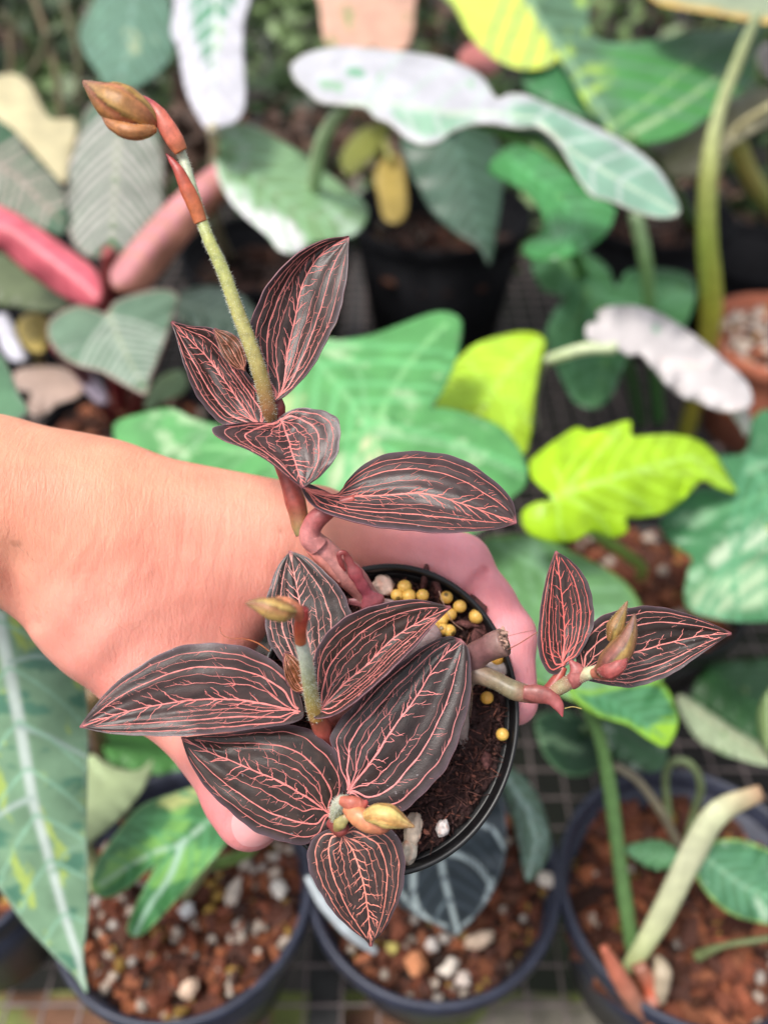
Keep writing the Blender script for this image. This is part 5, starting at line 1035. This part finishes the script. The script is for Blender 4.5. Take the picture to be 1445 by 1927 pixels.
def stem(path, rpx, cols, name='stem', seed=0, wob=.10, hair=None, parent=None, seg=20, label=None, flat=1.0, mt=None):
    d = np.array([p[2] for p in path]) * CM; r = np.array(rpx) * d / F
    mb = MB(); t_ = tube(mb, P(np.array([p[0] for p in path], float), np.array([p[1] for p in path], float), d), r, seg, 0, cols, n=len(path) * 12, wob=wob, seed=seed, flat=flat)
    if hair: hairs(mb, *t_, hair[0], hair[1], seed, *hair[2:])
    o = mb.build(name, [mt or M_STEM, M_HAIR], parent if parent is not None else orc)
    if label: o['label'] = label
    return o
RED = (.36, .075, .055); DRED = (.22, .04, .04); OLV = (.26, .24, .07); PNK = (.52, .20, .19); GRY = (.34, .26, .24); BRN = (.20, .10, .08); ORG = (.55, .17, .07); GRN = (.40, .42, .14); WGR = (.60, .64, .50)
stem([(730, 1175, 26.2), (705, 1145, 25.7), (672, 1098, 25.3), (632, 1060, 25.0), (598, 1026, 24.8), (580, 1000, 24.8)], [22, 22, 25, 27, 22, 17], [GRY, (.34, .18, .17), (.44, .17, .16), (.50, .22, .20), PNK, (.42, .13, .12)], seed=1, wob=.12)
stem([(572, 1006, 24.7), (566, 985, 24.7), (556, 945, 24.6), (540, 895, 24.5), (525, 850, 24.4), (520, 800, 24.2), (522, 765, 24.0), (518, 745, 23.9)], [15, 18, 19, 17, 16, 16, 15, 9], [(.22, .20, .08), (.30, .16, .07), RED, (.30, .06, .05), RED, (.30, .05, .05), DRED, DRED], seed=2, label='red brown upright stem')
stem([(600, 1030, 24.6), (583, 1010, 24.5), (592, 982, 24.4), (615, 962, 24.3), (645, 945, 24.1), (668, 938, 24.0)], [21, 20, 19, 17, 13, 8], [PNK, PNK, (.40, .11, .11), (.34, .08, .08), (.36, .09, .09), RED], 'leaf_sheath', seed=3, label='smooth wine red sheath under the long right leaf')
stem([(640, 1095, 24.9), (612, 1062, 24.7), (588, 1035, 24.6), (573, 1008, 24.6), (566, 992, 24.6)], [4, 10, 12, 7, 2], [(.62, .25, .22), (.58, .22, .18), (.55, .18, .15), RED, RED], 'leaf_sheath', seed=4)
stem([(705, 1140, 25.0), (690, 1115, 24.8), (672, 1085, 24.6), (655, 1052, 24.5), (648, 1040, 24.4), (638, 1044, 24.4), (643, 1062, 24.5), (650, 1075, 24.6)], [20, 17, 13, 8, 5, 5, 4, 2], [(.30, .09, .10), (.24, .05, .07), (.26, .05, .06), (.20, .04, .04), DRED, DRED, DRED, DRED], 'withered_bract', seed=5, wob=.5, flat=.45, label='shrivelled dark red bract curled over the stem')
stem([(655, 1132, 25.3), (700, 1135, 25.3), (735, 1145, 25.6)], [6, 13, 18], [(.25, .08, .09), (.30, .10, .11), GRY], 'withered_bract', seed=6, wob=.4, flat=.4)
stem([(690, 1310, 25.4), (740, 1255, 25.3), (780, 1215, 25.6), (815, 1190, 26.1)], [22, 24, 24, 22], [(.34, .24, .23), (.40, .29, .28), (.42, .31, .30), (.3, .2, .2)], seed=7, label='dull lilac grey stem under the folded leaf')
stem([(620, 1395, 24.6), (605, 1370, 24.2), (592, 1340, 23.8), (586, 1315, 23.6)], [17, 17, 15, 13], [DRED, RED, (.38, .12, .06), ORG], seed=8)
stem([(600, 1352, 24.2), (625, 1392, 24.6), (645, 1440, 24.9), (648, 1500, 24.5), (636, 1545, 24.1)], [14, 16, 16, 15, 14], [RED, BRN, BRN, DRED, (.20, .07, .03)], seed=9)
stem([(700, 1330, 25.8), (650, 1350, 25.0), (610, 1360, 24.5)], [18, 18, 16], [BRN, BRN, RED], seed=10)
stem([(868, 1400, 26.3), (862, 1340, 25.6), (868, 1285, 25.3), (890, 1240, 25.0), (922, 1218, 24.6), (948, 1208, 24.4)], [15, 20, 24, 27, 26, 24], [GRY, GRY, (.28, .19, .17), (.20, .10, .10), (.17, .075, .075), (.24, .14, .12)], 'cut_stem', seed=11, wob=.22, label='thick dry brown stem stub with a frayed end')
mb = MB(); rr = random.Random(4)                     # frayed end of the stub
for k in range(60):
    a = rr.uniform(0, 6.28); r = rr.uniform(.2, 1) * .0034; q = P(951, 1207, .2435) + r * (math.cos(a) * UP + math.sin(a) * FWD * .8)
    chunk(mb, q - RIGHT * rr.uniform(-.0003, .0022), (.0004 + .0010 * rr.random(), .0005, .0003), rr, np.array((.30, .18, .14)) * rr.uniform(.4, 1.7), .5)
mb.build('frayed_end', M_STONE, orc, smooth=False)
stem([(862, 1290, 25.3), (890, 1268, 25.0), (930, 1280, 24.8), (965, 1298, 24.6), (1000, 1307, 24.5), (1030, 1306, 24.4)], [22, 20, 18, 18, 17, 14], [GRY, (.26, .17, .13), (.20, .15, .09), (.20, .17, .10), (.28, .09, .07), (.30, .07, .05)], seed=12, hair=(160, .0005, .4, .8), label='grey brown scaly stem crossing the pot rim')
stem([(985, 1303, 24.3), (1010, 1306, 24.2), (1035, 1312, 24.1), (1050, 1328, 24.0), (1058, 1349, 23.9)], [14, 17, 16, 11, 1], [(.26, .08, .07), (.24, .07, .06), (.26, .065, .06), (.30, .08, .08), (.30, .05, .06)], 'bract', seed=13, flat=.6, label='red pointed bract at the bend of the right shoot')
stem([(1030, 1308, 24.4), (1036, 1298, 24.3), (1050, 1276, 24.3), (1060, 1255, 24.3)], [14, 15, 11, 7], [DRED, (.30, .07, .06), (.34, .07, .05), RED], seed=14)
stem([(1034, 1302, 24.3), (1060, 1290, 24.1), (1085, 1275, 23.9), (1110, 1266, 23.7), (1132, 1262, 23.5)], [14, 13, 14, 12, 10], [(.34, .14, .09), (.32, .27, .15), (.34, .12, .10), (.50, .50, .30), (.50, .50, .32)], seed=15, hair=(420, .0006))
stem([(1075, 1292, 24.0), (1082, 1280, 23.85), (1085, 1262, 23.8), (1072, 1243, 23.8)], [9, 15, 15, 3], [(.34, .10, .09), (.38, .12, .11), (.40, .13, .12), (.34, .08, .08)], 'bract', seed=16, flat=.7)

# ---- flower stalks with bracts and buds
def bud(path, rpx, cols, par, seed, n_r=5, twist=1.0, name='flower_bud'):
    d = np.array([p[2] for p in path]) * CM; Pt = P(np.array([p[0] for p in path], float), np.array([p[1] for p in path], float), d)
    n = 44; A = cr(Pt, n); u = np.linspace(0, 1, n); r = np.interp(u, np.linspace(0, 1, len(rpx)), rpx) * d.mean() / F
    for _ in range(3): r = np.concatenate([[r[0]], (r[:-2] + 2 * r[1:-1] + r[2:]) / 4, [r[-1]]])
    T = unit(np.gradient(A, axis=0)); B = unit(np.cross(T, -FWD)); N = np.cross(B, T); seg = 48; th = np.linspace(0, 2 * math.pi, seg, endpoint=False)
    V = []; C_ = []; c0, c1, c2 = [np.array(c) for c in cols]
    for i in range(n):
        for j in range(seg):
            ph = n_r * (th[j] + twist * u[i]) ; fr = (ph / 6.2832) % 1.0             # overlapping scales, like furled petals
            rid = .10 * fr * math.sin(math.pi * u[i]) - .03
            k = .5 + .5 * noise.noise(Vector((math.cos(th[j]) * 1.2, math.sin(th[j]) * 1.2, u[i] * 2.5 + seed)))
            V.append(A[i] + r[i] * (1 + rid + .04 * noise.noise(Vector((math.cos(th[j]) * 3, math.sin(th[j]) * 3, u[i] * 5 + seed)))) * (math.cos(th[j]) * B[i] + math.sin(th[j]) * N[i]))
            mixk = np.clip(1.5 * fr - .25 + (k - .5), 0, 1); c = c0 * (1 - mixk) + c1 * mixk
            tk = np.clip((u[i] - .62) / .38, 0, 1); c = c * (1 - .8 * tk) + c2 * .8 * tk; 
            c = c * (1 + .45 * noise.noise(Vector((math.cos(th[j]) * 7, math.sin(th[j]) * 7, u[i] * 3 + seed))))
            if fr > .93 or fr < .02: c = c * .55
            C_.append(c)
    mb = MB(); mb.add(V, [(i * seg + j, i * seg + (j + 1) % seg, (i + 1) * seg + (j + 1) % seg, (i + 1) * seg + j) for i in range(n - 1) for j in range(seg)] + [tuple(range(seg))[::-1], tuple((n - 1) * seg + j for j in range(seg))], 0, np.array(C_))
    hairs(mb, A, r, T, B, N, 260, .0005, seed, .05, .98, 1, (.60, .48, .38))
    return mb.build(name, [M_BUD, M_HAIR], par)
# tall stalk
s1 = stem([(512, 790, 24.0), (505, 765, 23.7), (490, 705, 23.3), (468, 640, 23.1), (445, 580, 23.0), (420, 510, 22.9), (395, 455, 22.8), (380, 415, 22.8), (366, 370, 22.7), (355, 330, 22.6), (342, 290, 22.6), (322, 255, 22.5), (300, 225, 22.4)],
          [12, 15, 14.5, 14, 13, 12.5, 11.5, 11, 10.5, 9.5, 9, 9, 9], [(.28, .18, .06), (.34, .16, .07), (.36, .28, .09), (.38, .34, .12), (.40, .38, .13), GRN, GRN, (.42, .46, .20), (.50, .56, .32), (.56, .62, .44), (.58, .62, .46), (.5, .5, .3), (.5, .4, .3)],
          'flower_stalk', 20, .03, (2600, .0009), label='long furry yellow green flower stalk')
stem([(378, 418, 22.75), (366, 385, 22.6), (352, 355, 22.5), (337, 322, 22.4), (324, 303, 22.4), (313, 289, 22.4)], [12.5, 14.5, 14, 10, 6, 1], [ORG, (.48, .13, .05), (.46, .10, .05), (.40, .07, .05), (.34, .05, .05), (.25, .03, .04)], 'bract', 21, .05, parent=s1, flat=.75)
stem([(341, 285, 22.4), (330, 265, 22.3), (315, 240, 22.2), (300, 215, 22.15), (284, 196, 22.2), (270, 182, 22.3)], [13, 17, 17, 14, 9, 3], [ORG, (.60, .17, .10), (.62, .16, .11), (.50, .12, .08), (.35, .05, .06), (.3, .05, .05)], 'bract', 22, .04, parent=s1, flat=.75)
bud([(293, 240, 22.3), (272, 222, 22.1), (235, 203, 22.0), (200, 185, 22.0), (172, 165, 22.0), (158, 154, 22.0)], [12, 31, 39, 34, 20, 4], [(.30, .10, .045), (.38, .22, .055), (.22, .10, .08)], s1, 3, 5, .8)
bud([(291, 243, 22.1), (272, 248, 21.9), (245, 248, 21.8), (215, 236, 21.9), (192, 216, 22.0)], [8, 14, 15, 11, 3], [(.42, .17, .06), (.36, .15, .05), (.24, .08, .05)], s1, 9, 2, .3)
# small stalk in the centre
s2 = stem([(596, 1350, 23.6), (588, 1318, 23.2), (582, 1285, 22.7), (576, 1245, 22.1), (568, 1210, 21.6), (565, 1180, 21.2)], [15, 14, 13, 13, 12, 10], [(.34, .16, .04), (.36, .28, .08), (.34, .34, .16), (.48, .52, .38), (.60, .64, .54), WGR], 'flower_stalk', 23, .03, (900, .0010))
stem([(566, 1208, 21.4), (565, 1185, 21.1), (569, 1160, 20.9), (572, 1145, 20.8)], [11, 12, 13, 9], [(.45, .14, .06), (.46, .09, .04), (.42, .06, .04), (.3, .04, .04)], 'bract', 24, .05, parent=s2)
stem([(566, 1165, 20.9), (556, 1148, 20.6), (538, 1138, 20.4), (520, 1130, 20.3)], [9, 14, 16, 10], [(.5, .12, .06), (.60, .18, .10), (.60, .22, .12), (.5, .2, .1)], 'bract', 25, .05, parent=s2)
bud([(552, 1152, 20.4), (532, 1150, 20.2), (508, 1144, 20.1), (484, 1138, 20.1), (462, 1135, 20.1)], [11, 21, 21, 13, 2], [(.30, .13, .05), (.48, .32, .10), (.20, .09, .06)], s2, 5, 4, .7)
oleaf([(574, 1302), (562, 1288), (548, 1262), (536, 1228)], [(574, 1302), (552, 1300), (538, 1278), (534, 1255), (536, 1228)], [(574, 1302), (580, 1278), (572, 1252), (556, 1236), (536, 1228)], [23.3, 23.3, 23.2, 23.3], [23.3, 23.1, 23.1, 23.3], [23.3, 23.0, 23.0, 23.3], 33,
      base_c=(.20, .10, .035), vein_c=(.62, .22, .14), vw=.55, ntw=.2, arcs=(.35, .6, .9), label='small olive bract leaf at the foot of the short stalk')
# lower stalk
s3 = stem([(634, 1552, 24.0), (633, 1535, 23.6), (636, 1518, 23.1), (645, 1508, 22.8), (655, 1508, 22.6)], [9, 12, 13, 12, 10], [(.26, .24, .10), (.34, .34, .16), (.44, .46, .32), (.48, .48, .38), (.5, .34, .2)], 'flower_stalk', 26, .03, (700, .0010))
stem([(640, 1506, 22.6), (660, 1512, 22.5), (680, 1514, 22.5), (692, 1508, 22.5)], [8, 15, 13, 3], [(.46, .14, .09), (.44, .12, .08), (.42, .12, .08), (.35, .06, .06)], 'bract', 27, .08, parent=s3, flat=.7)
stem([(652, 1518, 22.6), (672, 1535, 22.4), (695, 1548, 22.3), (718, 1555, 22.3), (735, 1556, 22.3)], [12, 19, 20, 16, 6], [(.56, .20, .10), (.60, .24, .11), (.56, .22, .11), (.42, .14, .08), (.3, .1, .06)], 'bract', 28, .06, parent=s3, flat=.75)
bud([(690, 1535, 22.2), (708, 1532, 22.0), (730, 1536, 21.9), (755, 1546, 21.9), (780, 1556, 21.9)], [11, 20, 23, 13, 2], [(.52, .28, .09), (.62, .46, .16), (.26, .13, .07)], s3, 6, 4, .8)
stem([(634, 1562, 23.4), (640, 1550, 23.2), (650, 1538, 23.1), (654, 1528, 23.1)], [8, 13, 9, 2], [(.30, .16, .06), (.38, .32, .12), (.36, .32, .14), (.5, .25, .15)], 'bract', 29, .05, flat=.7)
stem([(622, 1548, 23.8), (640, 1560, 23.5), (652, 1556, 23.4)], [10, 15, 8], [DRED, (.20, .05, .04), DRED], 'node', 30, .2)
# right bud
stem([(1115, 1268, 23.5), (1132, 1264, 23.3), (1150, 1262, 23.1)], [9, 16, 18], [(.42, .16, .10), (.40, .13, .09), RED], 'bract', 31, .08)
bud([(1128, 1266, 23.1), (1150, 1245, 22.8), (1170, 1220, 22.7), (1185, 1190, 22.6), (1194, 1155, 22.6)], [12, 25, 23, 14, 2], [(.19, .06, .045), (.28, .17, .05), (.15, .07, .055)], orc, 7, 3, .5)
bud([(1150, 1205, 22.9), (1156, 1185, 22.8), (1168, 1158, 22.8), (1180, 1131, 22.8)], [9, 17, 10, 1], [(.24, .12, .04), (.28, .18, .05), (.22, .10, .06)], orc, 8, 3, .4)
bud([(1128, 1262, 22.9), (1148, 1262, 22.6), (1166, 1250, 22.5), (1180, 1230, 22.5)], [8, 17, 14, 2], [(.30, .06, .06), (.34, .08, .07), (.34, .08, .08)], orc, 9, 2, .3)

# fine aerial roots and dead bits
def wisp(path, r, col, lab, cat='root fibre', name='root_fibre'):
    mb = MB(); tube(mb, P(*[np.array([p[k] for p in path], float) for k in (0, 1)], np.array([p[2] for p in path]) * CM), r, 6, 0, col, n=40)
    tag(mb.build(name, M_STEM), lab, cat)
wisp([(414, 1180, 25.2), (418, 1193, 25.1), (432, 1201, 25.0), (455, 1202, 24.9), (472, 1205, 24.7), (490, 1213, 24.5), (508, 1226, 24.3)], [.00008, .0001, .00012, .00012, .0002, .00022, .0002], (.32, .09, .03), 'thin curly brown root fibre lying on the hand left of the dark upright leaf')
wisp([(955, 1222, 24.4), (975, 1212, 24.6), (1010, 1190, 25.0)], .00016, (.45, .14, .10), 'straight reddish root fibre poking from the stub to the small right leaf')
wisp([(945, 1200, 24.6), (975, 1192, 25.4), (1005, 1186, 26.0)], .00010, (.55, .20, .16), 'faint pink root fibre crossing the finger above the stub')
wisp([(1062, 1333, 24.0), (1078, 1330, 24.1), (1094, 1334, 24.1)], .00014, (.50, .36, .12), 'short yellowish dry thread at the red bract tip')
wisp([(826, 1112, 26.0), (834, 1135, 25.9), (850, 1168, 26.0), (870, 1185, 26.2)], .00013, (.40, .24, .18), 'pale curved root fibre among the fertilizer pellets')
wisp([(880, 1262, 25.0), (888, 1300, 25.6), (884, 1350, 26.2), (876, 1390, 26.5)], .00016, (.36, .24, .18), 'thin tan root fibre hanging beside the biggest leaf edge')
